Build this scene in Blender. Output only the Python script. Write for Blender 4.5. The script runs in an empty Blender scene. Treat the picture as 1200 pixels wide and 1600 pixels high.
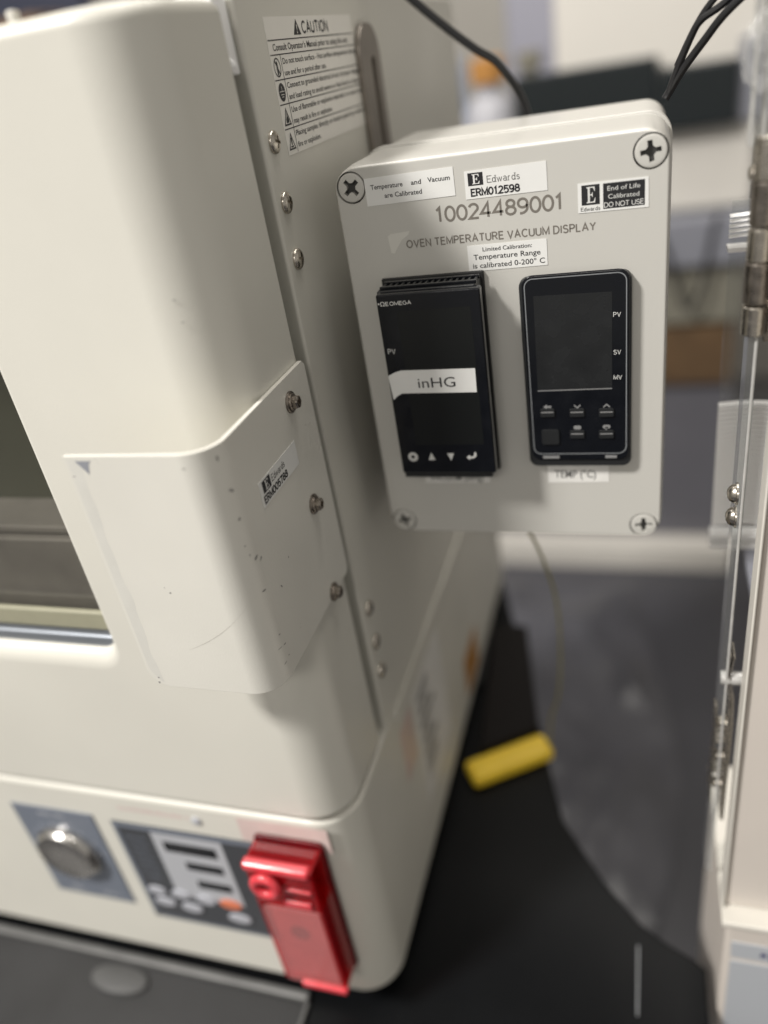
import bpy, bmesh, math, random
from mathutils import Vector, Matrix
random.seed(7)
S = bpy.context.scene
COL = S.collection
EYE = 1350.0                       # camera height above the floor, mm

def W(x, y, z):                    # mm, measured from the viewpoint, to world metres (floor at z = 0)
    return Vector((x/1000.0, y/1000.0, (z+EYE)/1000.0))

# ---------------------------------------------------------------- camera
cam_d = bpy.data.cameras.new("camera")
cam = bpy.data.objects.new("camera", cam_d)
COL.objects.link(cam)
R0 = (0.95008055, 0.27255396, -0.15185941)
R1 = (0.01307822, -0.52108252, -0.8534061)
R2 = (-0.3117305, 0.80881849, -0.49863489)
cam.matrix_world = Matrix(((R0[0], -R1[0], -R2[0], 0), (R0[1], -R1[1], -R2[1], 0),
                           (R0[2], -R1[2], -R2[2], EYE/1000), (0, 0, 0, 1)))
cam_d.sensor_fit = 'VERTICAL'
cam_d.lens = 26.0
cam_d.sensor_height = 26.0*1600/1226.5
cam_d.sensor_width = cam_d.sensor_height*0.75
cam_d.clip_start = 0.01
cam_d.clip_end = 60
cam_d.dof.use_dof = True
cam_d.dof.focus_distance = 0.345
cam_d.dof.aperture_fstop = 2.4
S.camera = cam

# ---------------------------------------------------------------- light
wd = bpy.data.worlds.new("World"); S.world = wd; wd.use_nodes = True
wd.node_tree.nodes["Background"].inputs[0].default_value = (1.0, 0.955, 0.88, 1)
wd.node_tree.nodes["Background"].inputs[1].default_value = 0.36
S.view_settings.view_transform = 'Standard'
S.view_settings.look = 'None'
S.view_settings.exposure = 0.0
S.view_settings.gamma = 1.0

def area(name, loc, target, sx, sy, power, col=(1, 0.955, 0.89)):
    l = bpy.data.lights.new(name, 'AREA'); l.shape = 'RECTANGLE'
    l.size = sx; l.size_y = sy; l.energy = power; l.color = col
    o = bpy.data.objects.new(name, l); COL.objects.link(o)
    o.location = loc
    d = Vector(target) - Vector(loc)
    o.rotation_euler = d.to_track_quat('-Z', 'Y').to_euler()
    return o
area("key_lamp", (-1.71, -1.29, 3.67), (-0.10, 0.36, 1.2), 0.44, 0.44, 165, (1, 0.968, 0.925))
area("overhead_fill", (-0.3, 1.5, 3.0), (-0.3, 1.5, 0), 1.6, 0.5, 19)
area("overhead_fill", (0.16, 0.55, 3.0), (0.12, 0.6, 1.0), 0.25, 1.0, 11)  # unseen overhead light, added to brighten the white slats
area("viewer_side_fill", (-0.1, -2.4, 2.7), (0.0, 0.4, 1.1), 0.9, 0.5, 19)  # unseen fill behind the viewer, placed so it reaches the white slats

# ---------------------------------------------------------------- materials
def srgb(r, g, b):
    f = lambda c: (c/255/12.92) if c/255 <= 0.04045 else ((c/255+0.055)/1.055)**2.4
    return (f(r), f(g), f(b))

def mat(name, col, rough=0.5, metal=0.0, bump=0.0, bscale=800.0, vary=0.0, vscale=30.0,
        spec=0.5, coat=0.0, emit=None, rvary=0.0, alpha=1.0, aniso=None):
    m = bpy.data.materials.new(name); m.use_nodes = True
    nt = m.node_tree; b = nt.nodes["Principled BSDF"]
    b.inputs["Base Color"].default_value = (*col, 1)
    b.inputs["Roughness"].default_value = rough
    b.inputs["Metallic"].default_value = metal
    b.inputs["Specular IOR Level"].default_value = spec
    b.inputs["Coat Weight"].default_value = coat
    b.inputs["Coat Roughness"].default_value = 0.06
    tc = nt.nodes.new("ShaderNodeNewGeometry")
    if vary or rvary:
        n = nt.nodes.new("ShaderNodeTexNoise"); n.inputs["Scale"].default_value = vscale
        n.inputs["Detail"].default_value = 6
        nt.links.new(tc.outputs["Position"], n.inputs["Vector"])
        if vary:
            mr = nt.nodes.new("ShaderNodeMapRange")
            mr.inputs["From Min"].default_value = 0.3; mr.inputs["From Max"].default_value = 0.7
            mr.inputs["To Min"].default_value = 1-vary; mr.inputs["To Max"].default_value = 1+vary
            nt.links.new(n.outputs["Fac"], mr.inputs["Value"])
            mx = nt.nodes.new("ShaderNodeVectorMath"); mx.operation = 'SCALE'
            mx.inputs[0].default_value = col
            nt.links.new(mr.outputs["Result"], mx.inputs["Scale"])
            nt.links.new(mx.outputs["Vector"], b.inputs["Base Color"])
        if rvary:
            mr = nt.nodes.new("ShaderNodeMapRange")
            mr.inputs["From Min"].default_value = 0.3; mr.inputs["From Max"].default_value = 0.7
            mr.inputs["To Min"].default_value = max(0.02, rough-rvary); mr.inputs["To Max"].default_value = rough+rvary
            nt.links.new(n.outputs["Fac"], mr.inputs["Value"])
            nt.links.new(mr.outputs["Result"], b.inputs["Roughness"])
    if bump:
        n = nt.nodes.new("ShaderNodeTexNoise"); n.inputs["Scale"].default_value = bscale
        n.inputs["Detail"].default_value = 2
        nt.links.new(tc.outputs["Position"], n.inputs["Vector"])
        bp = nt.nodes.new("ShaderNodeBump"); bp.inputs["Strength"].default_value = bump
        bp.inputs["Distance"].default_value = 0.0004
        nt.links.new(n.outputs["Fac"], bp.inputs["Height"])
        nt.links.new(bp.outputs["Normal"], b.inputs["Normal"])
    return m

def clear_mat(name, tint=(0.93, 0.94, 0.95), rough=0.04, haze=0.0, gloss=1.0, bump=0.0, bscale=200, hcol=(0.75, 0.75, 0.75)):
    m = bpy.data.materials.new(name); m.use_nodes = True
    nt = m.node_tree; nt.nodes.clear()
    out = nt.nodes.new("ShaderNodeOutputMaterial")
    tr = nt.nodes.new("ShaderNodeBsdfTransparent"); tr.inputs[0].default_value = (*tint, 1)
    gl = nt.nodes.new("ShaderNodeBsdfGlossy"); gl.inputs["Roughness"].default_value = rough
    gl.inputs[0].default_value = (gloss, gloss, gloss, 1)
    fr = nt.nodes.new("ShaderNodeFresnel"); fr.inputs[0].default_value = 1.49
    mx = nt.nodes.new("ShaderNodeMixShader")
    gb = nt.nodes.new("ShaderNodeNewGeometry"); inv = nt.nodes.new("ShaderNodeMath"); inv.operation = 'SUBTRACT'; inv.inputs[0].default_value = 1.0
    nt.links.new(gb.outputs["Backfacing"], inv.inputs[1])
    mu = nt.nodes.new("ShaderNodeMath"); mu.operation = 'MULTIPLY'
    nt.links.new(fr.outputs[0], mu.inputs[0]); nt.links.new(inv.outputs[0], mu.inputs[1])
    nt.links.new(mu.outputs[0], mx.inputs[0]); nt.links.new(tr.outputs[0], mx.inputs[1]); nt.links.new(gl.outputs[0], mx.inputs[2])
    last = mx
    if haze:
        df = nt.nodes.new("ShaderNodeBsdfDiffuse"); df.inputs[0].default_value = (*hcol, 1)
        m2 = nt.nodes.new("ShaderNodeMixShader"); m2.inputs[0].default_value = haze
        nt.links.new(mx.outputs[0], m2.inputs[1]); nt.links.new(df.outputs[0], m2.inputs[2]); last = m2
    if bump:
        g = nt.nodes.new("ShaderNodeNewGeometry")
        n = nt.nodes.new("ShaderNodeTexNoise"); n.inputs["Scale"].default_value = bscale
        nt.links.new(g.outputs["Position"], n.inputs["Vector"])
        bp = nt.nodes.new("ShaderNodeBump"); bp.inputs["Strength"].default_value = bump; bp.inputs["Distance"].default_value = 0.002
        nt.links.new(n.outputs["Fac"], bp.inputs["Height"])
        nt.links.new(bp.outputs[0], gl.inputs["Normal"]); nt.links.new(bp.outputs[0], fr.inputs["Normal"])
    nt.links.new(last.outputs[0], out.inputs[0])
    return m

M = {}
M['paint'] = mat("oven_paint", (0.64, 0.625, 0.565), 0.40, bump=0.16, bscale=1100, vary=0.03, vscale=9, rvary=0.10)
M['paint_b'] = mat("guard_paint", (0.66, 0.645, 0.59), 0.34, bump=0.14, bscale=1000, vary=0.03, vscale=16, rvary=0.10)
M['abs'] = mat("enclosure_plastic", (0.52, 0.51, 0.475), 0.34, bump=0.05, bscale=2200, coat=0.25)
M['abs_dark'] = mat("slot_shade_and_seal", (0.035, 0.034, 0.032), 0.6)  # dark for the painted slot shade and the lid seal
M['gasket'] = mat("green_grey_gasket", (0.13, 0.137, 0.112), 0.6, bump=0.2, bscale=500)
M['steel'] = mat("nickel_steel", (0.55, 0.51, 0.45), 0.24, 1.0, vary=0.12, vscale=300, rvary=0.08)
M['steel_dk'] = mat("dark_steel", (0.28, 0.25, 0.22), 0.30, 1.0, vary=0.2, vscale=250, rvary=0.1)
M['bolt'] = mat("bolt_steel", (0.36, 0.32, 0.28), 0.32, 1.0, vary=0.25, vscale=600, rvary=0.12)
M['tab_metal'] = mat("aged_tab_metal", (0.24, 0.215, 0.19), 0.38, 0.75, vary=0.15, vscale=60)
M['black_gloss'] = mat("black_gloss_plastic", (0.004, 0.0048, 0.007), 0.17, spec=0.34, coat=0.08, rvary=0.11, vary=0.1, vscale=110)
M['black'] = mat("black_plastic", (0.014, 0.015, 0.016), 0.42, bump=0.08, bscale=2500)
M['black_gasket'] = mat("black_rubber", (0.01, 0.01, 0.01), 0.65)
M['screen'] = mat("lcd_screen", (0.013, 0.014, 0.015), 0.24, spec=0.45, coat=0.0, vary=0.18, vscale=70, rvary=0.12)
M['screen_dim'] = mat("dim_window_plastic", (0.008, 0.009, 0.009), 0.2, spec=0.35, coat=0.0)
M['line_grey'] = mat("bezel_line_grey", (0.21, 0.22, 0.23), 0.35)
M['btn'] = mat("button_black", (0.012, 0.013, 0.014), 0.4)
M['btn_mark'] = mat("button_light_grey", (0.22, 0.22, 0.22), 0.45)
M['white_print'] = mat("white_print", (0.62, 0.62, 0.60), 0.5)
M['grey_print'] = mat("engraved_grey_print", (0.165, 0.15, 0.13), 0.5, vary=0.1, vscale=400)
M['black_print'] = mat("black_print", (0.012, 0.012, 0.014), 0.5)
M['label'] = mat("label_paper", (0.72, 0.72, 0.70), 0.42, vary=0.02, vscale=80)
M['label_side'] = mat("caution_label_vinyl", (0.80, 0.78, 0.73), 0.4, vary=0.02, vscale=60)
M['label_worn'] = mat("worn_label", (0.72, 0.71, 0.68), 0.5, vary=0.06, vscale=150)
M['smudge_print'] = mat("worn_grey_print", (0.12, 0.12, 0.115), 0.6, vary=0.5, vscale=500)
M['residue'] = mat("clear_tape_residue", (0.62, 0.61, 0.565), 0.3, vary=0.03, vscale=90)
M['chip'] = mat("chipped_paint_grey", (0.26, 0.25, 0.24), 0.5, vary=0.35, vscale=900)
M['bare'] = mat("bare_blue_grey_corner", (0.27, 0.28, 0.31), 0.4)
M['scratch'] = mat("fine_scratch", (0.45, 0.43, 0.39), 0.5)
M['bluegrey'] = mat("blue_grey_film", (0.15, 0.17, 0.21), 0.4, vary=0.04, vscale=40)
M['charcoal'] = mat("charcoal_film", (0.045, 0.048, 0.055), 0.35)
M['panel_grey'] = mat("light_grey_film", (0.42, 0.43, 0.46), 0.4)
M['chrome'] = mat("turned_knob_metal", (0.62, 0.60, 0.57), 0.26, 1.0, rvary=0.05, vary=0.08, vscale=90)
M['orange'] = mat("orange_key", (0.62, 0.18, 0.09), 0.4)
M['white_key'] = mat("white_key", (0.42, 0.43, 0.47), 0.4)
M['glass'] = clear_mat("oven_glass", (0.80, 0.79, 0.77), 0.05)
M['chamber_dk'] = mat("dark_chamber", (0.16, 0.125, 0.10), 0.5, vary=0.3, vscale=14)
M['chamber_grey'] = mat("chamber_shelf_grey", (0.30, 0.295, 0.28), 0.4, 0.0, vary=0.2, vscale=22)
M['khaki'] = mat("khaki_seal", (0.30, 0.29, 0.21), 0.5, vary=0.05, vscale=60)
M['alu'] = mat("aluminium_sill", (0.25, 0.27, 0.30), 0.4, 0.6)
M['red'] = mat("red_translucent_plastic", (0.33, 0.010, 0.016), 0.18, coat=0.4, vary=0.25, vscale=60)
M['red_clear'] = clear_mat("red_clear_plastic", (0.88, 0.10, 0.12), 0.06, haze=0.30, hcol=(0.50, 0.014, 0.022))
M['red_b'] = mat("bright_red_plastic", (0.62, 0.045, 0.06), 0.18, coat=0.7)
M['red_d'] = mat("deep_red_plastic", (0.10, 0.004, 0.007), 0.2, coat=0.4, vary=0.3, vscale=60)
M['red_pane'] = clear_mat("red_tinted_pane", (0.96, 0.60, 0.60), 0.12, haze=0.30, hcol=(0.66, 0.30, 0.30))
M['pale_card'] = mat("pale_grey_pink_card", (0.60, 0.46, 0.45), 0.5, vary=0.14, vscale=60)
M['pink_film'] = mat("faded_pink_film", (0.62, 0.50, 0.47), 0.35, vary=0.05, vscale=90)
M['bench'] = mat("black_laminate", (0.004, 0.0044, 0.005), 0.38, bump=0.1, bscale=600, vary=0.2, vscale=8, rvary=0.05, spec=0.12)
M['tray'] = mat("grey_tray_plastic", (0.020, 0.020, 0.021), 0.5, vary=0.5, vscale=14, rvary=0.12)
M['tray_rim'] = mat("tray_rim_grey", (0.13, 0.13, 0.127), 0.4, vary=0.15, vscale=40)
M['tray_oval'] = mat("oval_grey", (0.07, 0.07, 0.07), 0.5, vary=0.1, vscale=60)
M['case_dark'] = mat("dark_brown_case", (0.005, 0.0038, 0.0035), 0.6, spec=0.15)
M['sheet'] = mat("grey_reflection_sheet", (0.085, 0.085, 0.097), 0.33, vary=0.25, vscale=5)
M['lavender'] = mat("lavender_grey_case", (0.27, 0.27, 0.32), 0.5)
M['yellow'] = mat("yellow_plastic", (0.86, 0.60, 0.045), 0.4, vary=0.04, vscale=40)
M['cord_yellow'] = mat("yellow_green_cord", (0.26, 0.24, 0.10), 0.5)
M['cable'] = mat("black_cable", (0.012, 0.012, 0.013), 0.28)
M['floor'] = mat("grey_vinyl_floor", (0.062, 0.062, 0.072), 0.42, vary=0.22, vscale=2.2, rvary=0.08)
M['wall'] = mat("room_wall_paint", (0.38, 0.36, 0.325), 0.7, vary=0.04, vscale=3)
M['ceil'] = mat("ceiling_tile_white", (0.72, 0.71, 0.68), 0.8)
M['beige'] = mat("chamber_beige_paint", (0.60, 0.55, 0.50), 0.42, bump=0.08, bscale=1500, vary=0.02, vscale=20)
M['cream'] = mat("cream_trim", (0.62, 0.595, 0.54), 0.4)
M['panel_blue'] = mat("pale_blue_grey_film", (0.42, 0.44, 0.47), 0.4)
M['navy'] = mat("navy_print", (0.02, 0.025, 0.12), 0.5)
M['acrylic'] = clear_mat("clear_acrylic", (0.90, 0.91, 0.91), 0.05, haze=0.05)
M['acrylic_edge'] = mat("acrylic_polished_edge", (0.42, 0.415, 0.40), 0.15, coat=0.6, vary=0.12, vscale=120)
M['film'] = clear_mat("crumpled_clear_film", (0.95, 0.95, 0.94), 0.10, haze=0.14, bump=1.0, bscale=160)
M['lit_white'] = mat("painted_light_white", (0.93, 0.93, 0.93), 0.3)  # white stands in for light on the slats and inner flange
M['inst_white'] = mat("instrument_cream", (0.60, 0.575, 0.53), 0.5, vary=0.02, vscale=4)
M['inst_black'] = mat("instrument_black_glass", (0.012, 0.016, 0.018), 0.25)
M['slab'] = mat("grey_bench_slab", (0.20, 0.205, 0.235), 0.5)
M['drawer'] = mat("khaki_drawer_paint", (0.19, 0.18, 0.145), 0.5)
M['kraft'] = mat("brown_cardboard", (0.10, 0.058, 0.026), 0.8, vary=0.15, vscale=20)
M['cab_grey'] = mat("purple_grey_cabinet", (0.13, 0.128, 0.145), 0.45, vary=0.1, vscale=4)
M['bottle'] = mat("milky_bottle_plastic", (0.38, 0.38, 0.41), 0.4)
M['bottle_blue'] = mat("pale_blue_bottle_plastic", (0.36, 0.42, 0.55), 0.4)
M['cap_orange'] = mat("orange_cap_plastic", (0.42, 0.20, 0.05), 0.4)
M['olive'] = mat("olive_cap_plastic", (0.16, 0.16, 0.04), 0.5)
M['navy_case'] = mat("dark_navy_case", (0.03, 0.035, 0.06), 0.5)
M['wood'] = mat("brown_case", (0.18, 0.11, 0.06), 0.6)

# ---------------------------------------------------------------- object helpers
LOC = {}                            # world position of every object's origin
def root(name, pos, label, cat, group=None):
    o = bpy.data.objects.new(name, None); COL.objects.link(o)
    o.empty_display_size = 0.02
    o.location = pos; LOC[o.name] = Vector(pos)
    o['label'] = label; o['category'] = cat
    if group: o['group'] = group
    return o

def finish(name, me, m, parent=None, label=None, smooth=35, wn=False, **tags):
    if isinstance(m, (list, tuple)):
        for k in m: me.materials.append(M[k])
    elif m: me.materials.append(M[m])
    vs = me.vertices
    if len(vs):
        lo = Vector((min(v.co[i] for v in vs) for i in range(3)))
        hi = Vector((max(v.co[i] for v in vs) for i in range(3)))
        c = (lo+hi)/2
        if not parent: c.z = lo.z
    else: c = Vector((0, 0, 0))
    me.transform(Matrix.Translation(-c))
    for p in me.polygons: p.use_smooth = True
    me.set_sharp_from_angle(angle=math.radians(smooth))
    o = bpy.data.objects.new(name, me); COL.objects.link(o)
    LOC[o.name] = c
    if parent:
        o.parent = parent; o.location = c - LOC[parent.name]
    else: o.location = c
    if label: o['label'] = label
    if wn:
        w = o.modifiers.new("normals", 'WEIGHTED_NORMAL'); w.keep_sharp = True
    for k, v in tags.items(): o[k] = v
    return o

def bm_obj(name, bm, m, parent=None, label=None, smooth=35, wn=False, **tags):
    me = bpy.data.meshes.new(name)
    bmesh.ops.recalc_face_normals(bm, faces=bm.faces)
    bm.to_mesh(me); bm.free()
    return finish(name, me, m, parent, label, smooth, wn, **tags)

def box(bm, x0, x1, y0, y1, z0, z1, r=0.0, seg=3, mi=0):
    co = [W(x, y, z) for x in (x0, x1) for y in (y0, y1) for z in (z0, z1)]
    v = [bm.verts.new(c) for c in co]
    F = [(0, 1, 3, 2), (4, 6, 7, 5), (0, 4, 5, 1), (2, 3, 7, 6), (0, 2, 6, 4), (1, 5, 7, 3)]
    fs = [bm.faces.new([v[i] for i in f]) for f in F]
    for f in fs: f.material_index = mi
    if r:
        es = set(e for f in fs for e in f.edges)
        res = bmesh.ops.bevel(bm, geom=list(es), offset=r/1000, segments=seg, profile=0.5, affect='EDGES', clamp_overlap=True)
        for f in res['faces']: f.material_index = mi
    return v

def B(name, m, parent, *a, r=0.0, seg=3, label=None, **tags):
    bm = bmesh.new(); box(bm, *a, r=r, seg=seg)
    return bm_obj(name, bm, m, parent, label, wn=r > 0, **tags)

def prism(bm, pts, d, mi=0):        # pts: world vectors of one face; d: world offset vector
    a = [bm.verts.new(p) for p in pts]; b = [bm.verts.new(p+d) for p in pts]
    n = len(pts); fs = [bm.faces.new(a), bm.faces.new(b[::-1])]
    for i in range(n): fs.append(bm.faces.new((a[i], b[i], b[(i+1) % n], a[(i+1) % n])))
    for f in fs: f.material_index = mi
    return fs

def rrect(u0, u1, v0, v1, r, n=6):
    out = []
    if not isinstance(r, (list, tuple)): r = (r,)*4
    for (cu, cv, a0, rr) in ((u1, v1, 0, r[0]), (u0, v1, 90, r[1]), (u0, v0, 180, r[2]), (u1, v0, 270, r[3])):
        su = 1 if cu == u1 else -1; sv = 1 if cv == v1 else -1
        cu -= su*rr; cv -= sv*rr
        for k in range(n+1):
            a = math.radians(a0+90*k/n); out.append((cu+rr*math.cos(a), cv+rr*math.sin(a)))
    return out

# frames: 'f' = a face that looks towards the viewer (-Y); 's' = a face that looks right (+X); 't' = looks up
SC = [1.0]
def on_face(fr, u, v, h, base):
    u, v = u*SC[0], v*SC[0]
    if fr == 'f': return W(u, base-h, v)
    if fr == 's': return W(base+h, u, v)
    return W(u, v, base+h)

def plate(bm, fr, pts, base, h0, h1, mi=0):
    P = [on_face(fr, u, v, h0, base) for u, v in pts]
    d = on_face(fr, 0, 0, h1, base) - on_face(fr, 0, 0, h0, base)
    return prism(bm, P, d, mi)

def PL(name, m, parent, fr, pts, base, h0, h1, bevel=0.0, label=None, seg=2, **tags):
    bm = bmesh.new(); plate(bm, fr, pts, base, h0, h1)
    if bevel: edge_bevel(bm, bevel, seg)
    return bm_obj(name, bm, m, parent, label, wn=bevel > 0, **tags)

def edge_bevel(bm, r, seg=2, ang=50):
    bmesh.ops.recalc_face_normals(bm, faces=bm.faces)
    es = [e for e in bm.edges if len(e.link_faces) == 2 and e.calc_face_angle(0) > math.radians(ang)]
    bmesh.ops.bevel(bm, geom=es, offset=r/1000, segments=seg, profile=0.5, affect='EDGES', clamp_overlap=True)

def lathe(bm, prof, centre, axis, n=24, mi=0):   # prof: (radius, height) mm; axis: world unit vector
    a = Vector(axis).normalized()
    t = a.orthogonal().normalized(); s = a.cross(t)
    rings = []
    for r, h in prof:
        if r <= 1e-6: rings.append([bm.verts.new(centre+a*h/1000)])
        else: rings.append([bm.verts.new(centre+a*h/1000+(t*math.cos(k*2*math.pi/n)+s*math.sin(k*2*math.pi/n))*r/1000) for k in range(n)])
    for A, Bq in zip(rings, rings[1:]):
        for k in range(n):
            k2 = (k+1) % n
            if len(A) == 1 and len(Bq) == 1: continue
            if len(A) == 1: f = bm.faces.new((A[0], Bq[k], Bq[k2]))
            elif len(Bq) == 1: f = bm.faces.new((A[k], Bq[0], A[k2]))
            else: f = bm.faces.new((A[k], Bq[k], Bq[k2], A[k2]))
            f.material_index = mi

def tube(bm, pts, r, n=10, sub=8, mi=0):         # smooth tube through points (mm); r mm
    P = [W(*p) for p in pts]
    Q = []
    for i in range(len(P)-1):
        p0 = P[max(i-1, 0)]; p1 = P[i]; p2 = P[i+1]; p3 = P[min(i+2, len(P)-1)]
        for k in range(sub):
            t = k/sub
            Q.append(0.5*((2*p1)+(p2-p0)*t+(2*p0-5*p1+4*p2-p3)*t*t+(3*p1-p0-3*p2+p3)*t**3))
    Q.append(P[-1])
    ref = Vector((0.3, 0.5, 0.8)); rings = []
    for i, q in enumerate(Q):
        d = (Q[min(i+1, len(Q)-1)]-Q[max(i-1, 0)]).normalized()
        t = (ref-d*ref.dot(d)).normalized(); ref = t; s = d.cross(t)
        rings.append([bm.verts.new(q+(t*math.cos(a*2*math.pi/n)+s*math.sin(a*2*math.pi/n))*r/1000) for a in range(n)])
    for A, Bq in zip(rings, rings[1:]):
        for k in range(n): bm.faces.new((A[k], Bq[k], Bq[(k+1) % n], A[(k+1) % n])).material_index = mi
    bm.faces.new(rings[0][::-1]).material_index = mi; bm.faces.new(rings[-1]).material_index = mi

def cut(bm, cutters, slot_mat=False):            # boolean difference, returns a mesh
    me = bpy.data.meshes.new("cut_work")
    bmesh.ops.recalc_face_normals(bm, faces=bm.faces); bm.to_mesh(me); bm.free()
    o = bpy.data.objects.new("cut_work", me); COL.objects.link(o)
    cm = bpy.data.meshes.new("cutter_work")
    bmesh.ops.recalc_face_normals(cutters, faces=cutters.faces); cutters.to_mesh(cm); cutters.free()
    c = bpy.data.objects.new("cutter_work", cm); COL.objects.link(c)
    md = o.modifiers.new("b", 'BOOLEAN'); md.object = c; md.operation = 'DIFFERENCE'; md.solver = 'EXACT'
    dg = bpy.context.evaluated_depsgraph_get()
    out = bpy.data.meshes.new_from_object(o.evaluated_get(dg))
    bpy.data.objects.remove(o); bpy.data.objects.remove(c)
    out.materials.clear()
    return out

FONT_CACHE = {}
def text_mesh(s, bold=0.0):
    cu = bpy.data.curves.new("text_work", 'FONT'); cu.body = s; cu.size = 1.0
    cu.resolution_u = 3; cu.offset = bold; cu.space_character = 1.0
    o = bpy.data.objects.new("text_work", cu); COL.objects.link(o)
    dg = bpy.context.evaluated_depsgraph_get()
    me = bpy.data.meshes.new_from_object(o.evaluated_get(dg))
    bpy.data.objects.remove(o); bpy.data.curves.remove(cu)
    return me

CAPH = 0.729
def add_text(bm, fr, base, s, u, v, cap, width=None, bold=0.0, h=0.14, align='l', rot=0.0, mi=0, sx=1.0, shear=0.0):
    """text whose capitals are `cap` mm high, baseline at v, left (or centre) at u"""
    me = text_mesh(s, bold)
    if not len(me.vertices): return
    xs = [q.co.x for q in me.vertices]
    x0, x1 = min(xs), max(xs); k = cap/CAPH
    kx = (width/(x1-x0)) if width else k*sx
    off = u if align == 'l' else u-(x1-x0)*kx/2
    c, sn = math.cos(rot), math.sin(rot)
    vs = []
    for q in me.vertices:
        a = (q.co.x-x0)*kx+(off-u); b = q.co.y*k
        a, b = a*c-b*sn, a*sn+b*c
        vs.append(bm.verts.new(on_face(fr, u+a, v+b, h, base)))
    for p in me.polygons:
        try: bm.faces.new([vs[i] for i in p.vertices]).material_index = mi
        except ValueError: pass
    bpy.data.meshes.remove(me)

def arc(cx, cy, rx, ry, a0, a1, n=10):
    return [(cx+rx*math.cos(math.radians(a0+(a1-a0)*k/n)), cy+ry*math.sin(math.radians(a0+(a1-a0)*k/n))) for k in range(n+1)]
G = {   # skeletons, height 1: (width, [polylines]); a first item 'c' closes the line
 '0': (.56, [['c']+arc(.28, .5, .28, .5, 0, 342, 19)]), '1': (.40, [[(.02, .80), (.22, 1), (.22, 0)]]),
 '2': (.54, [arc(.27, .73, .26, .27, 165, -35, 10)+[(0.0, 0), (.55, 0)]]),
 '3': (.54, [arc(.26, .76, .24, .24, 150, -90, 9)[:-1]+arc(.26, .26, .28, .26, 90, -150, 10)]),
 '4': (.58, [[(.43, 0), (.43, 1), (0, .28), (.58, .28)]]),
 '5': (.54, [[(.50, 1), (.08, 1), (.04, .52)]+arc(.25, .32, .29, .32, 118, -140, 10)]),
 '6': (.55, [arc(.40, .62, .38, .38, 80, 180, 6)+arc(.28, .30, .27, .30, 180, 520, 14)]),
 '7': (.54, [[(0, 1), (.54, 1), (.18, 0)]]),
 '8': (.55, [['c']+arc(.275, .76, .23, .24, -90, 250, 12)[:-1], ['c']+arc(.275, .27, .275, .27, 90, 430, 12)[:-1]]),
 '9': (.55, [arc(.15, .38, .38, .38, 260, 360, 6)+arc(.27, .70, .27, .30, 0, 340, 14)]),
 'A': (.66, [[(0, 0), (.33, 1), (.66, 0)], [(.12, .34), (.54, .34)]]), 'B': (.56, [['c', (0, 0), (0, 1)]+arc(.30, .76, .24, .24, 90, -90, 8)+arc(.30, .26, .26, .26, 90, -90, 8)]),
 'C': (.64, [arc(.36, .5, .36, .5, 45, 315, 14)]), 'D': (.62, [['c', (0, 0), (0, 1)]+arc(.24, .5, .38, .5, 90, -90, 12)]),
 'E': (.50, [[(.50, 1), (0, 1), (0, 0), (.52, 0)], [(0, .52), (.46, .52)]]), 'F': (.48, [[(.50, 1), (0, 1), (0, 0)], [(0, .52), (.44, .52)]]),
 'G': (.68, [arc(.36, .5, .36, .5, 45, 330, 14)+[(.68, .46), (.40, .46)]]), 'H': (.58, [[(0, 0), (0, 1)], [(.58, 0), (.58, 1)], [(0, .52), (.58, .52)]]),
 'I': (.04, [[(.02, 0), (.02, 1)]]), 'L': (.46, [[(0, 1), (0, 0), (.46, 0)]]), 'M': (.72, [[(0, 0), (0, 1), (.36, .12), (.72, 1), (.72, 0)]]),
 'N': (.58, [[(0, 0), (0, 1), (.58, 0), (.58, 1)]]), 'O': (.72, [['c']+arc(.36, .5, .36, .5, 0, 342, 19)]),
 'P': (.52, [[(0, 0), (0, 1)]+arc(.26, .74, .27, .26, 90, -90, 8)+[(.02, .48)]]), 'R': (.58, [[(0, 0), (0, 1)]+arc(.28, .75, .26, .25, 90, -90, 8)+[(.02, .50)], [(.28, .50), (.58, 0)]]),
 'S': (.54, [arc(.27, .75, .24, .25, 25, 235, 9)+arc(.27, .26, .27, .26, 62, -155, 9)]), 'T': (.58, [[(0, 1), (.58, 1)], [(.29, 1), (.29, 0)]]),
 'U': (.58, [[(0, 1)]+arc(.29, .30, .29, .30, 180, 360, 10)+[(.58, 1)]]), 'V': (.62, [[(0, 1), (.31, 0), (.62, 1)]]), 'X': (.60, [[(0, 0), (.60, 1)], [(0, 1), (.60, 0)]]),
 'Y': (.60, [[(0, 1), (.30, .48), (.30, 0)], [(.30, .48), (.60, 1)]]), 'J': (.4, [[(.4, 1)]+arc(.2, .25, .2, .25, 0, -170, 8)]),
 'a': (.44, [arc(.22, .50, .20, .20, 150, 0, 6)+[(.42, 0)], ['c']+arc(.22, .20, .20, .20, 0, 330, 11)]),
 'd': (.46, [[(.44, 1), (.44, 0)], ['c']+arc(.22, .33, .21, .33, 0, 330, 11)]), 'r': (.32, [[(.04, .66), (.04, 0)], arc(.22, .42, .18, .24, 180, 70, 5)]),
 's': (.38, [arc(.19, .50, .16, .16, 30, 230, 6)+arc(.19, .17, .18, .17, 60, -150, 6)]), 'w': (.66, [[(0, .66), (.17, 0), (.33, .62), (.49, 0), (.66, .66)]]),
}
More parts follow.
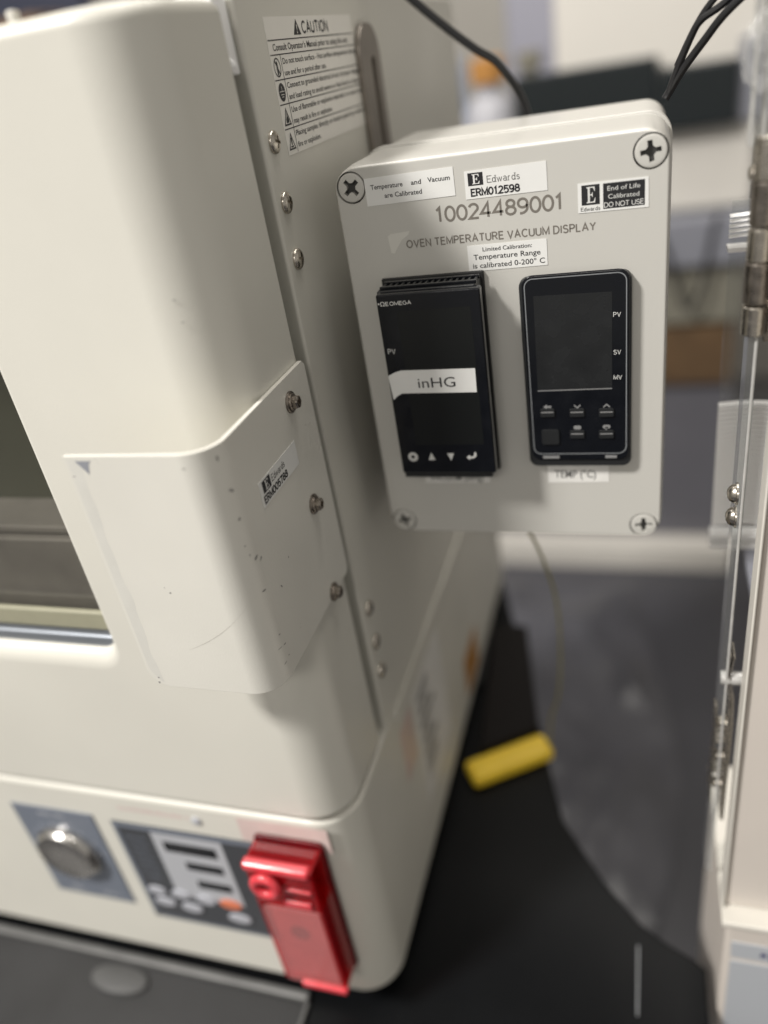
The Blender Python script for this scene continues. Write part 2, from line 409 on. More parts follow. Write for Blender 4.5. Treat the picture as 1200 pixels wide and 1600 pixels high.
def add_stroke(bm, fr, base, txt, u, v, cap, width=None, wt=0.12, h=0.1, align='l', mi=0, gap=0.16, serif=0.0, sx=1.0):
    lay = []; x = 0.0
    for ch in txt:
        if ch == ' ': x += 0.34; continue
        w, L = G[ch]; lay.append((x, w, L)); x += w+gap
    tot = x-gap; kx = (width/(tot+wt)) if width else cap*sx
    u0 = u if align == 'l' else u-(tot*kx)/2
    cnt = 0
    def strip(P, closed, hh, w):
        # P in mm on the face; mitred strip of width w
        n = len(P); Lq = []; Rq = []
        for i in range(n):
            p = Vector(P[i]); a = Vector(P[i-1]) if (i or closed) else None; b = Vector(P[(i+1) % n]) if (i < n-1 or closed) else None
            d1 = (p-a).normalized() if a is not None else None; d2 = (b-p).normalized() if b is not None else None
            if d1 is None: d1 = d2
            if d2 is None: d2 = d1
            n1 = Vector((-d1.y, d1.x)); n2 = Vector((-d2.y, d2.x)); m = n1+n2
            if m.length < 0.2: m = n1
            m = m.normalized(); k = w/2/max(0.42, m.dot(n1))
            Lq.append(bm.verts.new(on_face(fr, *(p+m*k), hh, base))); Rq.append(bm.verts.new(on_face(fr, *(p-m*k), hh, base)))
        for i in range(n if closed else n-1):
            j = (i+1) % n
            try: bm.faces.new((Lq[i], Lq[j], Rq[j], Rq[i])).material_index = mi
            except ValueError: pass
    w_mm = wt*cap*(1.0 if not width else min(1.0, 0.5+0.5*kx/cap))
    for x0, w, L in lay:
        for pl in L:
            closed = pl[0] == 'c'; pts_ = pl[1:] if closed else pl
            Q = [(u0+(x0+a+wt/2)*kx, v+w_mm/2+b*(cap-w_mm)) for a, b in pts_]
            cnt += 1
            strip(Q, closed, h+0.003*(cnt % 4), w_mm)
            if serif and not closed:
                for (a, b) in (Q[0], Q[-1]):
                    if abs(b-(v+w_mm/2)) < 0.02*cap or abs(b-(v+cap-w_mm/2)) < 0.02*cap:
                        hs = serif*cap*0.5*max(kx/cap, 0.6); cnt += 1
                        strip([(a-hs, b), (a+hs, b)], False, h+0.013+0.003*(cnt % 4), w_mm*0.45)

def flat(bm, fr, base, pts, h=0.14, mi=0):
    f = bm.faces.new([bm.verts.new(on_face(fr, u, v, h, base)) for u, v in pts]); f.material_index = mi

def fbar(bm, fr, base, u0, u1, v0, v1, h=0.14, mi=0):
    flat(bm, fr, base, [(u0, v0), (u1, v0), (u1, v1), (u0, v1)], h, mi)

def dashes(bm, fr, base, u, v, cap, width, h=0.1):      # a line of print too blurred in the photograph to read
    x = 0.0; rr = random.Random(int(abs(u*7+v*13)))
    while x < width:
        w = cap*rr.uniform(0.35, 0.7); fbar(bm, fr, base, u+x, u+min(x+w, width), v, v+cap*rr.uniform(0.7, 1.0), h); x += w+cap*(0.25 if rr.random() < 0.8 else 0.7)
def disc(cu, cv, r, n=20, ru=None): return [(cu+(ru or r)*math.cos(2*math.pi*k/n), cv+r*math.sin(2*math.pi*k/n)) for k in range(n)]
def ring_flat(bm, fr, base, cu, cv, ro, ri, h=0.14, n=28, mi=0):
    a = [bm.verts.new(on_face(fr, u, v, h, base)) for u, v in disc(cu, cv, ro, n)]
    b = [bm.verts.new(on_face(fr, u, v, h, base)) for u, v in disc(cu, cv, ri, n)]
    for k in range(n): bm.faces.new((a[k], a[(k+1) % n], b[(k+1) % n], b[k])).material_index = mi

def print_obj(name, bm, m, parent, fr=None, **t):
    me = bpy.data.meshes.new(name); bm.to_mesh(me); bm.free()
    o = finish(name, me, m, parent, **t)
    return o

def copy_part(o, parent, delta, label=None):     # delta mm in world axes, children copied too
    c = o.copy(); COL.objects.link(c); c.parent = parent
    c.location = o.location + Vector(delta)/1000
    if label: c['label'] = label
    for ch in o.children:
        d = ch.copy(); COL.objects.link(d); d.parent = c
    return c

# letter E with serifs, in a unit box (0..1, 0..1)
E_SERIF = [(0.06, 0), (0.94, 0), (1.0, 0.30), (0.93, 0.30), (0.86, 0.14), (0.74, 0.07), (0.42, 0.07), (0.42, 0.47),
           (0.58, 0.47), (0.66, 0.36), (0.71, 0.36), (0.71, 0.66), (0.66, 0.66), (0.60, 0.54), (0.42, 0.54), (0.42, 0.93), (0.70, 0.93),
           (0.82, 0.86), (0.89, 0.72), (0.95, 0.72), (0.92, 1.0), (0.06, 1.0), (0.06, 0.95), (0.17, 0.92), (0.20, 0.88),
           (0.20, 0.12), (0.17, 0.08), (0.06, 0.05)]
def e_mark(bm, fr, base, u0, u1, v0, v1, h=0.2, mi=0):
    flat(bm, fr, base, [(u0+a*(u1-u0), v0+b*(v1-v0)) for a, b in E_SERIF], h, mi)

# ================================================================ SETTING
XL = -560.0
B("floor", 'floor', None, -4000, 4000, -3000, 4200, -1450, -1350, kind="structure")
B("room_wall", 'wall', None, -4000, 4000, 3300, 3400, -1350, 2795, kind="structure")
B("ceiling", 'ceil', None, -4000, 4000, -3000, 3400, 2800, 2850, kind="structure")

# ================================================================ BENCH
BZ = -550
bench = root("black_bench", W(-500, 500, -1350), "black laminate lab bench under the cream oven, with its right edge cut at an angle", "lab bench")
bm = bmesh.new()
pts = [(-1500, 60), (45, 60), (45, 322), (37, 327), (20, 335), (3, 346), (-22, 373), (-57, 423), (-110, 600), (-164, 777), (-200, 900), (-1500, 900)]
prism(bm, [W(x, y, BZ-32) for x, y in pts], Vector((0, 0, 0.032)))
edge_bevel(bm, 2.5, 3, 15)
bm_obj("bench_top", bm, 'bench', bench, wn=True)
for x, y in ((-1440, 110), (-1440, 840), (-260, 800), (0, 110)):
    B("leg", 'steel_dk', bench, x, x+45, y, y+45, -1350, BZ-32, r=3)

# ================================================================ OVEN
YF, XS, RC = 252.0, -150.0, 26.0
oven = root("vacuum_oven", W(-355, 490, -550), "large cream painted laboratory oven filling the left side, with window, handle guard and control panel", "oven")

def plan(x0, y0, x1, y1, r, n=12):     # rounded front-right corner
    P = [(x0, y0), (x1-r, y0)]
    for k in range(1, n): a = math.radians(-90+90*k/n); P.append((x1-r+r*math.cos(a), y0+r+r*math.sin(a)))
    return P+[(x1, y0+r), (x1, y1), (x0, y1)]

# lower housing (one piece from the front to the back)
bm = bmesh.new()
prism(bm, [W(x, y, -533) for x, y in plan(XL, YF+1, XS, 730, RC)], Vector((0, 0, 0.1715)))
edge_bevel(bm, 3.0, 4, 60)
bm_obj("base_housing", bm, 'paint', oven, wn=True)
# upper body behind the door
bm = bmesh.new(); box(bm, XL, XS, 327, 735, -361.3, 30)
edge_bevel(bm, 1.6, 3)
bm_obj("body", bm, 'paint', oven, wn=True)
# recess between door and body: gasket, and a pale insert painting light on the inner flange
B("door_gasket", 'gasket', oven, XL+4, XS-9, 309, 328, -358, 2)
bm = bmesh.new(); box(bm, XL+4, XS-2.5, 313.3, 325.6, 1.5, 29, r=0.8)
lathe(bm, [(2.6, 0), (2.6, 1.2), (1.6, 1.9), (0, 2.0)], W(XS-2.6, 318, 4.5), (1, 0, 0), 14)
bm_obj("lit_flange_insert", bm, 'lit_white', oven)
# door with window opening
bm = bmesh.new()
prism(bm, [W(x, y, -357.5) for x, y in plan(XL, YF, XS, 313, RC)], Vector((0, 0, 0.3845)))
bmesh.ops.recalc_face_normals(bm, faces=bm.faces)
top = [e for e in bm.edges if all(v.co.z > (27-0.5+EYE)/1000 for v in e.verts)]
bmesh.ops.bevel(bm, geom=top, offset=0.005, segments=4, profile=0.5, affect='EDGES', clamp_overlap=True)
low = [e for e in bm.edges if all(v.co.z < (-357+EYE)/1000 for v in e.verts)]
bmesh.ops.bevel(bm, geom=low, offset=0.0025, segments=3, profile=0.5, affect='EDGES', clamp_overlap=True)
cb = bmesh.new()
outer = rrect(-520, -253.5, -257.0, -30, 17, 8); inner = rrect(-515, -258.5, -244.5, -36, 11, 8)
def loft(bm, A, ya, Bp, yb):
    a = [bm.verts.new(W(u, ya, v)) for u, v in A]; b = [bm.verts.new(W(u, yb, v)) for u, v in Bp]
    n = len(A)
    for k in range(n): bm.faces.new((a[k], a[(k+1) % n], b[(k+1) % n], b[k]))
    return a, b
prof = [(248, -0.3), (251.9, 0.0), (252.6, 0.42), (254.0, 0.72), (256.5, 0.92), (260, 1.0), (330, 1.0)]
prev = None
for y, t in prof:
    L = [(o[0]*(1-t)+i[0]*t, o[1]*(1-t)+i[1]*t) for o, i in zip(outer, inner)]
    r_ = [cb.verts.new(W(u, y, v)) for u, v in L]
    if prev:
        for k in range(len(r_)): cb.faces.new((prev[k], prev[(k+1) % len(r_)], r_[(k+1) % len(r_)], r_[k]))
    else: cb.faces.new(r_)
    prev = r_
cb.faces.new(prev[::-1])
door = finish("door", cut(bm, cb), 'paint', oven, smooth=40, wn=True)
PL("window_glass", 'glass', door, 'f', rrect(-517, -256, -247, -34, 12), 271, 0, 3)
B("window_seal", 'khaki', door, -516, -257.5, 260.5, 264, -236, -224.5, r=1.0)
B("window_sill", 'alu', door, -516, -257.5, 258, 266, -246, -238, r=2)
B("inner_lip", 'chamber_grey', door, -516, -258, 276, 312, -247, -190, r=1)
B("chamber_back", 'chamber_dk', door, -516, -257.6, 312.2, 316, -248, -32)
B("inner_ledge", 'chamber_grey', door, -516, -258, 280, 311, -189, -184.5, r=1)
B("door_latch_nib", 'paint_b', door, -199.5, -196.5, 258, 262, 26.6, 30.5, r=0.8)

# pan head screws on the side of the body
def pan_screw(parent, c, name="pan_head_screw", r=4.7, h=2.5, m='steel', ax=(1, 0, 0), rot=0.5):
    bm = bmesh.new()
    prof = [(r, 0)]+[(r*math.cos(a*math.pi/16)**0.8 if a < 8 else 0, h*(0.25+0.75*math.sin(a*math.pi/16))) for a in range(0, 9)]
    lathe(bm, [(0, -0.5)]+[(r, -0.5)]+prof, c, ax, 28)
    cb = bmesh.new()
    a = Vector(ax).normalized(); t = a.orthogonal().normalized(); s = a.cross(t)
    t, s = t*math.cos(rot)+s*math.sin(rot), s*math.cos(rot)-t*math.sin(rot)
    L_, w_ = 0.55*r, 0.12*r
    PL_ = [(L_, -w_), (L_, w_), (w_, w_), (w_, L_), (-w_, L_), (-w_, w_), (-L_, w_), (-L_, -w_), (-w_, -w_), (-w_, -L_), (w_, -L_), (w_, -w_)]
    prism(cb, [c+(t*u+s*v)/1000+a*0.3*h/1000 for u, v in PL_], a*(h+2)/1000)
    me = cut(bm, cb)
    return finish(name, me, m, parent, wn=True)
s0 = pan_screw(oven, W(XS, 337, -25))
for dz in (-49.3, -73.6, -273.3, -298.3, -320.8):
    copy_part(s0, oven, (0, 0, dz+25))

# caution label
cl = PL("caution_label", 'label_side', oven, 's', [(351, -32.3), (467, -32.3), (467, 20.3), (351, 20.3)], XS, 0.02, 0.16,
        label="white caution sticker with four rows of warning text and black icons")
bm = bmesh.new(); b0 = XS+0.16
rows = [11.8, 6.4, -3.0, -12.4, -22.0]
for z in rows: fbar(bm, 's', b0, 351.6, 467, z-0.22, z+0.22, 0.08)
fbar(bm, 's', b0, 361.7, 362.15, -32, 6.4, 0.08)
flat(bm, 's', b0, [(382.4, 13.1), (391.6, 13.1), (387, 19.3)], 0.08)
add_stroke(bm, 's', b0, "CAUTION", 393.2, 13.3, 5.2, 36, 0.17, 0.08, gap=0.22)
add_text(bm, 's', b0, "Consult Operator's Manual prior to using this unit.", 355.6, 7.9, 2.65, 101, 0.012, 0.08)
for s, u, v, w in (("Do not touch surface - Hot surface temperature during", 363.6, 2.7, 103),
                   ("use and for a period after use.", 363.6, -1.7, 54),
                   ("Connect to grounded electrical circuit of proper voltage", 363.6, -6.6, 103.5),
                   ("and load rating to avoid severe or fatal shock or injury.", 363.6, -11.0, 102.5),
                   ("Use of flammable or explosive materials in or near oven", 363.6, -16.1, 102.5),
                   ("may result in fire or explosion.", 363.6, -20.6, 52.5),
                   ("Placing samples directly on bottom panel may result in", 363.6, -25.6, 102),
                   ("fire or explosion.", 363.6, -30.3, 30.5)):
    add_text(bm, 's', b0, s, u, v, 2.35, w, 0.010, 0.08)
ring_flat(bm, 's', b0, 356.6, 1.7, 3.7, 3.1, 0.08)
flat(bm, 's', b0, [(354.3, 4.2), (354.9, 4.7), (359.0, -0.9), (358.4, -1.4)], 0.08)
flat(bm, 's', b0, [(356.0, 4.0), (357.1, 4.0), (357.4, 1.0), (357.0, -1.2), (355.9, -1.2), (355.6, 1.0)], 0.09)
flat(bm, 's', b0, disc(356.6, -7.7, 3.6), 0.08)
for zc in (-17.4, -27.2):
    for k in range(3):
        T = [(352.6, zc-3.3), (360.6, zc-3.3), (356.6, zc+3.9)]; I = [(353.8, zc-2.6), (359.4, zc-2.6), (356.6, zc+2.6)]
        flat(bm, 's', b0, [T[k], T[(k+1) % 3], I[(k+1) % 3], I[k]], 0.08)
flat(bm, 's', b0, [(355.2, -19.7), (358.2, -19.7), (358.3, -18.4), (357.2, -16.9), (356.9, -15.4), (356.2, -17.2), (355.3, -18.2)], 0.09)
fbar(bm, 's', b0, 355.0, 358.2, -29.5, -28.9, 0.09); flat(bm, 's', b0, [(356.1, -28.6), (357.1, -28.6), (357.3, -25.6), (356.0, -25.6)], 0.09)
print_obj("caution_print", bm, 'black_print', cl)
bm = bmesh.new()
add_text(bm, 's', b0, "!", 387, 13.7, 3.6, None, 0.02, 0.16, 'c')
print_obj("exclamation_print", bm, 'label_side', cl); bm = bmesh.new()
for z in (-8.6, -9.5, -7.4): fbar(bm, 's', b0, 356.6-(1.8+(z+8.6)*0.8), 356.6+(1.8+(z+8.6)*0.8), z-0.12, z+0.12, 0.16)
fbar(bm, 's', b0, 356.45, 356.75, -7.4, -5.4, 0.16)
print_obj("earth_symbol_print", bm, 'label_side', cl)

# blurred lower stickers and an orange reflection patch on the side
PL("beige_sticker", 'pink_film', oven, 's', [(345, -432), (372, -432), (372, -385), (345, -385)], XS, 0.03, 0.2, label="faded beige sticker low on the oven side")
st = PL("data_plate", 'label_worn', oven, 's', [(378, -492), (455, -492), (455, -384), (378, -384)], XS, 0.03, 0.3, label="grey data plate with dark rows of print low on the oven side")
bm = bmesh.new()
for k in range(6):
    fbar(bm, 's', XS+0.3, 386, 386+random.uniform(20, 50), -398-k*14, -394-k*14, 0.1)
    dashes(bm, 's', XS+0.3, 386, -405-k*14, 3.2, 30)
print_obj("plate_print", bm, 'smudge_print', st, kind="stuff")
PL("orange_reflection", 'cap_orange', oven, 's', [(520, -520), (572, -520), (572, -478), (520, -478)], XS, 0.03, 0.25)  # orange patch paints a reflection on the side panel
for x, y in ((XL+60, 300), (-215, 300), (XL+60, 680), (-215, 680)):
    bm = bmesh.new(); lathe(bm, [(0, 0), (16, 0), (18, 4), (18, 17.5), (0, 17.5)], W(x, y, BZ+0.2), (0, 0, 1), 20)
    bm_obj("rubber_foot", bm, 'black_gasket', oven)
B("vent_ridge", 'paint', oven, XS-1, XS+1.2, 345, 730, -372, -364.5, r=0.9)
# slotted metal tab between oven side and the display box
bm = bmesh.new()
plate(bm, 's', rrect(466, 503, -190, 16, (16, 16, 2, 2), 8), XS, 0.2, 3.4); edge_bevel(bm, 0.6, 2)
cb = bmesh.new(); plate(cb, 's', rrect(484, 492, -120, 0, 3.9, 6), XS, -2, 8)
bmesh.ops.recalc_face_normals(cb, faces=cb.faces)
finish("mounting_tab", cut(bm, cb), 'tab_metal', oven, wn=True, label="slotted brown-grey metal tab standing beside the caution sticker")

bm = bmesh.new()
for x, z in ((-165, -66), (-164, -74.5)):
    flat(bm, 'f', YF+2.1, [(x-0.9, z), (x, z+0.35), (x+1.0, z+0.1), (x, z-0.3)], 0.25)
print_obj("scuff_marks", bm, 'chip', oven, kind="stuff")
# ---- handle guard: bent sheet screwed to the door side
def gpath(s):                          # outer surface; s mm from the rear edge; returns (x, y, nx, ny)
    X0, Y1, r = -147.6, 235.0, 14.0
    L1 = 316-Y1; L2 = math.pi/2*r
    if s <= L1: return X0, 316-s, 1, 0
    if s <= L1+L2:
        a = (s-L1)/r; return X0-r+r*math.cos(a), Y1-r*math.sin(a), math.cos(a), -math.sin(a)
    return X0-r-(s-L1-L2), Y1-r, 0, -1
ZT, ZB, SM = -113.3, -231.0, (316-235)+math.pi/2*14+50.0
bm = bmesh.new()
ss = [0, 1, 2.5, 20, 40, 60, 80]+[81+k*math.pi/2*14/12 for k in range(13)]+[SM-38, SM-25]+[SM-10+10*math.sin(k*math.pi/16) for k in range(9)]
cols = []
for s in ss:
    x, y, nx, ny = gpath(s); zb = ZB
    e = SM-s
    if e < 10: zb = ZB+10-math.sqrt(max(0, 100-(10-e)**2))
    if s < 2.5: zb = ZB+(2.5-s)
    zt = ZT+ (1.0 if s < 70 else 0)*0
    if s < 2.5: zt = ZT-(2.5-s)
    row = []
    for t in (0.0, 2.1):
        row.append([bm.verts.new(W(x-nx*t, y-ny*t, zb+(zt-zb)*k/6)) for k in range(7)])
    cols.append(row)
for A, Bq in zip(cols, cols[1:]):
    for k in range(6):
        bm.faces.new((A[0][k], Bq[0][k], Bq[0][k+1], A[0][k+1])); bm.faces.new((A[1][k], A[1][k+1], Bq[1][k+1], Bq[1][k]))
    for k in (0, 6): bm.faces.new((A[0][k], A[1][k], Bq[1][k], Bq[0][k]))
for c in (cols[0], cols[-1]):
    for k in range(6): bm.faces.new((c[0][k], c[0][k+1], c[1][k+1], c[1][k]))
edge_bevel(bm, 0.45, 2, 60)
guard = bm_obj("handle_guard", bm, 'paint_b', oven, wn=True, smooth=50)
# chips, scratch, tape residue on the guard
def gpt(s, z, h=0.06):
    x, y, nx, ny = gpath(s); return W(x+nx*h, y+ny*h, z)
bm = bmesh.new()
def chip(s, z, w, hgt, n=7, ang=0.0):
    c, sn = math.cos(ang), math.sin(ang); q = []
    for k in range(n):
        a = 2*math.pi*k/n; rr = random.uniform(0.55, 1.0)
        du, dv = 1.15*w*rr*math.cos(a), 1.15*hgt*rr*math.sin(a)
        q.append(bm.verts.new(gpt(s+du*c-dv*sn, z+du*sn+dv*c)))
    bm.faces.new(q)
for s, z, w, h_, a in ((88, -118.5, .7, 1.6, 0), (86, -133, 1.4, .8, .6), (86, -146, .9, .8, 0), (87, -158, .4, .5, 0),
                    (86, -163, .5, .6, 0), (83, -166, 1.7, .7, -.4), (80, -168.5, 1.5, .6, -.5), (84, -182, 1.6, .5, .2), 
                    (70, -190, 1.2, .4, .9), (58, -183, .5, .5, 0), (82, -207, 1.0, .4, .2), (84, -213, 1.6, .25, .1), (80, -214, 1.3, .35, .2),
                    (83, -222, 1.3, .3, -.2), (79, -221, .8, .3, .4), (126, -177, .6, .4, 0), (128, -174.5, .3, .3, 0),
                    (149, -229, .8, 1.0, 0), (148.5, -226, .5, .7, 0), (152.5, -122, .9, .25, 0), (16, -160, .3, .3, 0),
                    (101, -119, .9, .3, 0)):
    if s > 100: s = min(s, SM-2)
    chip(s, z, w, h_, ang=a)
bmesh.ops.recalc_face_normals(bm, faces=bm.faces)
me = bpy.data.meshes.new("chipped_paint_marks"); bm.to_mesh(me); bm.free()
finish("chipped_paint_marks", me, 'chip', guard, kind="stuff")
bm = bmesh.new()
q = [bm.verts.new(gpt(s, z, 0.07)) for s, z in ((SM-5, -115.3), (SM-12.5, -115.3), (SM-11, -116.6), (SM-9.6, -121.2))]
bm.faces.new(q)
me = bpy.data.meshes.new("bare_corner"); bm.to_mesh(me); bm.free(); finish("bare_corner", me, 'bare', guard)
bm = bmesh.new(); pr_ = None
for k in range(15):
    t = k/14; s = 93+34*t; z = -184-24*t - 2.5*math.sin(t*math.pi)
    w = 0.16*math.sin(math.pi*(0.1+0.85*t))
    cur = [bm.verts.new(gpt(s-w*.6, z+w)), bm.verts.new(gpt(s+w*.6, z-w))]
    if pr_: bm.faces.new((pr_[0], pr_[1], cur[1], cur[0]))
    pr_ = cur
me = bpy.data.meshes.new("scratch"); bm.to_mesh(me); bm.free(); finish("scratch", me, 'scratch', guard)
bm = bmesh.new(); pr_ = None
for k in range(40):
    z = -114.5-k*(114/39); w0 = SM-1.4-(max(0, -222-z))*0.7; w1 = SM-6.2-0.4*math.sin(k*0.9)-0.5*math.sin(k*0.33)-random.uniform(0, .3)
    cur = [bm.verts.new(gpt(w0, z, 0.015)), bm.verts.new(gpt(min(w1, w0-1), z, 0.015))]
    if pr_: bm.faces.new((pr_[0], pr_[1], cur[1], cur[0]))
    pr_ = cur
me = bpy.data.meshes.new("tape_residue"); bm.to_mesh(me); bm.free(); finish("tape_residue", me, 'residue', guard)
# bolts with washers
def guard_bolt(y, z):
    bm = bmesh.new(); c = W(-147.6, y, z)
    lathe(bm, [(0, 0.05), (4.9, 0.05), (4.9, 0.8), (4.5, 1.1), (0, 1.1)], c, (1, 0, 0), 28)
    b = bm_obj("bolt", bm, 'steel_dk', guard)
    bm = bmesh.new()
    lathe(bm, [(0, 1.0), (3.9, 1.0), (3.9, 1.7), (3.5, 2.0), (3.1, 2.1), (0, 2.1)], c, (1, 0, 0), 24)
    lathe(bm, [(0, 2.0), (3.1, 2.0), (3.15, 3.8), (2.7, 4.4), (1.7, 4.5), (1.6, 3.4), (0, 3.4)], c, (1, 0, 0), 6)
    bm_obj("bolt_head", bm, 'bolt', b, smooth=25)
    return b
bb = guard_bolt(293.3, -124.7)
for z in (-176.9, -228.5): copy_part(bb, guard, (0, 0, z+124.7))
# asset sticker on the guard
b0 = -147.6
lb = PL("asset_sticker", 'label', guard, 's', [(248.6, -152.6), (288.4, -152.6), (288.4, -141.0), (248.6, -141.0)], b0, 0.03, 0.16,
        label="small white asset sticker reading ERM005788 on the guard flange")
bm = bmesh.new(); bq = b0+0.16
fbar(bm, 's', bq, 251.4, 259.2, -147.2, -141.8, 0.07)
add_stroke(bm, 's', bq, "ERM005788", 250.4, -151.7, 3.7, 25, 0.20, 0.07, serif=0.32, gap=0.2)
print_obj("sticker_print", bm, 'black_print', lb)
bm = bmesh.new(); add_stroke(bm, 's', bq, "Edwards", 260.4, -146.4, 3.3, 14, 0.12, 0.07, serif=0.3, gap=0.2); print_obj("maker_print", bm, 'smudge_print', lb)
bm = bmesh.new(); e_mark(bm, 's', bq, 253.4, 257.2, -146.6, -142.4, 0.13); print_obj("emblem_print", bm, 'label', lb)

# ---- control panel on the base
FP = YF+1
kp = PL("pump_dial_plate", 'bluegrey', oven, 'f', [(-394, -477), (-330, -477), (-330, -385), (-394, -385)], FP, 0.05, 0.9, label="blue-grey plate behind the metal dial")
bm = bmesh.new()
kc = W(-363, FP-0.9, -427)
lathe(bm, [(0, 0), (24, 0), (24, 2.5), (22.8, 3.2), (22, 4.2), (21, 6.6), (18, 7.8), (9, 8.2), (0, 8.3)], kc, (0, -1, 0), 48)
dk = bm_obj("control_dial", bm, 'chrome', oven)
bm = bmesh.new()
for k in range(12):
    a = math.radians(-130+k*24); fbar(bm, 'f', FP-0.9, -363+27*math.sin(a)-.5, -363+27*math.sin(a)+.5, -427+27*math.cos(a)-1.2, -427+27*math.cos(a)+1.2, 0.08)
print_obj("dial_scale", bm, 'panel_grey', kp); bm = bmesh.new()
dashes(bm, 'f', FP-0.9, -374, -392, 2.8, 22, 0.08); print_obj("dial_print", bm, 'panel_grey', kp, kind="stuff")
for u_ in (-353, -380):
    bm = bmesh.new(); dashes(bm, 'f', FP-0.9, u_, -472, 3.2, 12, 0.08); print_obj("dial_print", bm, 'panel_grey', kp, kind="stuff")
dp = PL("display_panel", 'charcoal', oven, 'f', [(-316, -486), (-206, -486), (-206, -387), (-316, -387)], FP, 0.05, 1.0, label="dark control display panel with grey framed readouts and oval keys")
bm = bmesh.new()
for (a, b_, c, d) in ((-316, -206, -391, -387), (-316, -313, -486, -391), (-316, -206, -486, -483.5)): fbar(bm, 'f', FP-1.0, a, b_, c, d, 0.1)
print_obj("panel_border", bm, 'bluegrey', dp)
bm = bmesh.new()
fbar(bm, 'f', FP-1.0, -289, -239, -456, -391.5, 0.15)
print_obj("readout_frame", bm, 'panel_grey', dp)
for (a, b_, c, d) in ((-282, -245, -408, -399), (-271, -245, -424, -417), (-268, -244, -442, -435)):
    PL("readout", 'black_gloss', dp, 'f', [(a, c), (b_, c), (b_, d), (a, d)], FP-1.15, 0.02, 0.5)
bm = bmesh.new()
for k in range(7): dashes(bm, 'f', FP-1.0, -309, -401-k*6.6, 2.2, 14)
print_obj("panel_print", bm, 'bluegrey', dp, kind="stuff")
for (x, z, w, h_, m_) in ((-304, -454, 7, 4, 'white_key'), (-286, -454, 7, 4, 'white_key'), (-267, -455, 7, 4.5, 'white_key'), (-301, -465.5, 8, 4, 'white_key'),
                       (-281, -467, 8, 4.3, 'white_key'), (-249, -455, 8, 4.3, 'orange'), (-246, -469, 8.5, 4.3, 'white_key')):
    bm = bmesh.new(); plate(bm, 'f', disc(x, z, h_, 24, w), FP-1.0, 0.02, 1.4); edge_bevel(bm, 0.5, 2)
    bm_obj("key", bm, m_, dp, wn=True)
bm = bmesh.new(); dashes(bm, 'f', FP, -306, -375.5, 4.2, 50, 0.06); print_obj("panel_title", bm, 'pink_film', oven, kind="stuff")
bm = bmesh.new(); lathe(bm, [(3.2, 0), (3.2, 1), (2, 1.6), (0, 1.7)], W(-250.5, FP, -374.5), (0, -1, 0), 16); bm_obj("indicator_lens", bm, 'panel_grey', oven)
PL("pink_tape", 'pink_film', oven, 'f', [(-222, -386), (-165, -386), (-165, -366), (-222, -366)], FP, 0.03, 0.15, label="faded pink strip of tape above the red lockout cover")

# ================================================================ RED LOCKOUT COVER
red = root("lockout_cover", W(-178, 235, -460), "translucent red plastic lockout cover hanging at the oven's lower right front corner", "lockout cover")
X0, X1, RT, RB, RF = -212, -170, -378, -496, 234
bm = bmesh.new()
plate(bm, 'f', rrect(X0-1, X1+1.5, RB-2, RT+2, 4, 4), FP, 0.3, 3); edge_bevel(bm, 1, 2); bm_obj("back_plate", bm, 'red_d', red, wn=True)
B("side_wall", 'red_clear', red, X1-2.5, X1, RF, FP-3, RB+2, RT-1, r=0.8)
B("side_wall", 'red_clear', red, X0, X0+2.5, RF, FP-3, RB+2, RT-1, r=0.8)
B("bottom_wall", 'red_clear', red, X0+2.6, X1-2.6, RF, FP-3, RB+2, RB+5, r=0.5)
PL("face_pane", 'red_pane', red, 'f', rrect(X0+2.7, X1-2.7, RB+2, -418, 1.5, 3), RF+1, 0, 1.6)
bm = bmesh.new(); plate(bm, 'f', rrect(X0+4, X1-5, RB+6, -420, 2, 3), RF+5, 0, 2); bm_obj("inner_card", bm, 'pale_card', red)
bm = bmesh.new(); lathe(bm, [(0, 0), (6, 0), (6, 1.2), (3, 1.8), (0, 1.8)], W(-192, RF+3, -444), (0, -1, 0), 20); bm_obj("inner_button", bm, 'tray', red)
bm = bmesh.new(); box(bm, X0, X1, RF-0.5, FP-3, -416, RT-0.6, r=2.0, seg=4); bm_obj("hasp_housing", bm, 'red_clear', red, wn=True)
bm = bmesh.new(); box(bm, X0-1, X1-1.5, RF-2.0, RF+5, RT-6, RT+0.5, r=2.2, seg=4); bm_obj("hasp_bar", bm, 'red_b', red, wn=True)
bm = bmesh.new()
c = W(-199.0, RF-4.0, -391.5); n1, n2 = 36, 12; RR, rr = 7.0, 3.0; V = []
for i in range(n1):
    a = 2*math.pi*i/n1
    V.append([bm.verts.new(c+Vector(((RR+rr*math.cos(b*2*math.pi/n2))*math.cos(a), -rr*0.9*math.sin(b*2*math.pi/n2), (RR+rr*math.cos(b*2*math.pi/n2))*math.sin(a)))/1000) for b in range(n2)])
for i in range(n1):
    for j in range(n2): bm.faces.new((V[i][j], V[(i+1) % n1][j], V[(i+1) % n1][(j+1) % n2], V[i][(j+1) % n2]))
bm_obj("lock_ring", bm, 'red_b', red)
B("slot_bar", 'red_b', red, -192, -175, RF-2.2, RF-0.6, -411, -405.5, r=0.7)
B("rib", 'red_b', red, -189, -173, RF-1.8, RF-0.6, -396.5, -394.5, r=0.4)
B("bottom_lip", 'red_b', red, -200, X1+0.5, RF-2.5, RF+3, RB-1, RB+4, r=1.4)

# ================================================================ DISPLAY ENCLOSURE
enc = root("instrument_enclosure", W(-63, 430, -235), "light grey plastic enclosure with two black controllers and white labels beside the cream oven", "instrument enclosure")
FX0, FX1, FZ0, FZ1 = -135.2, 9.6, -234.8, -41.0
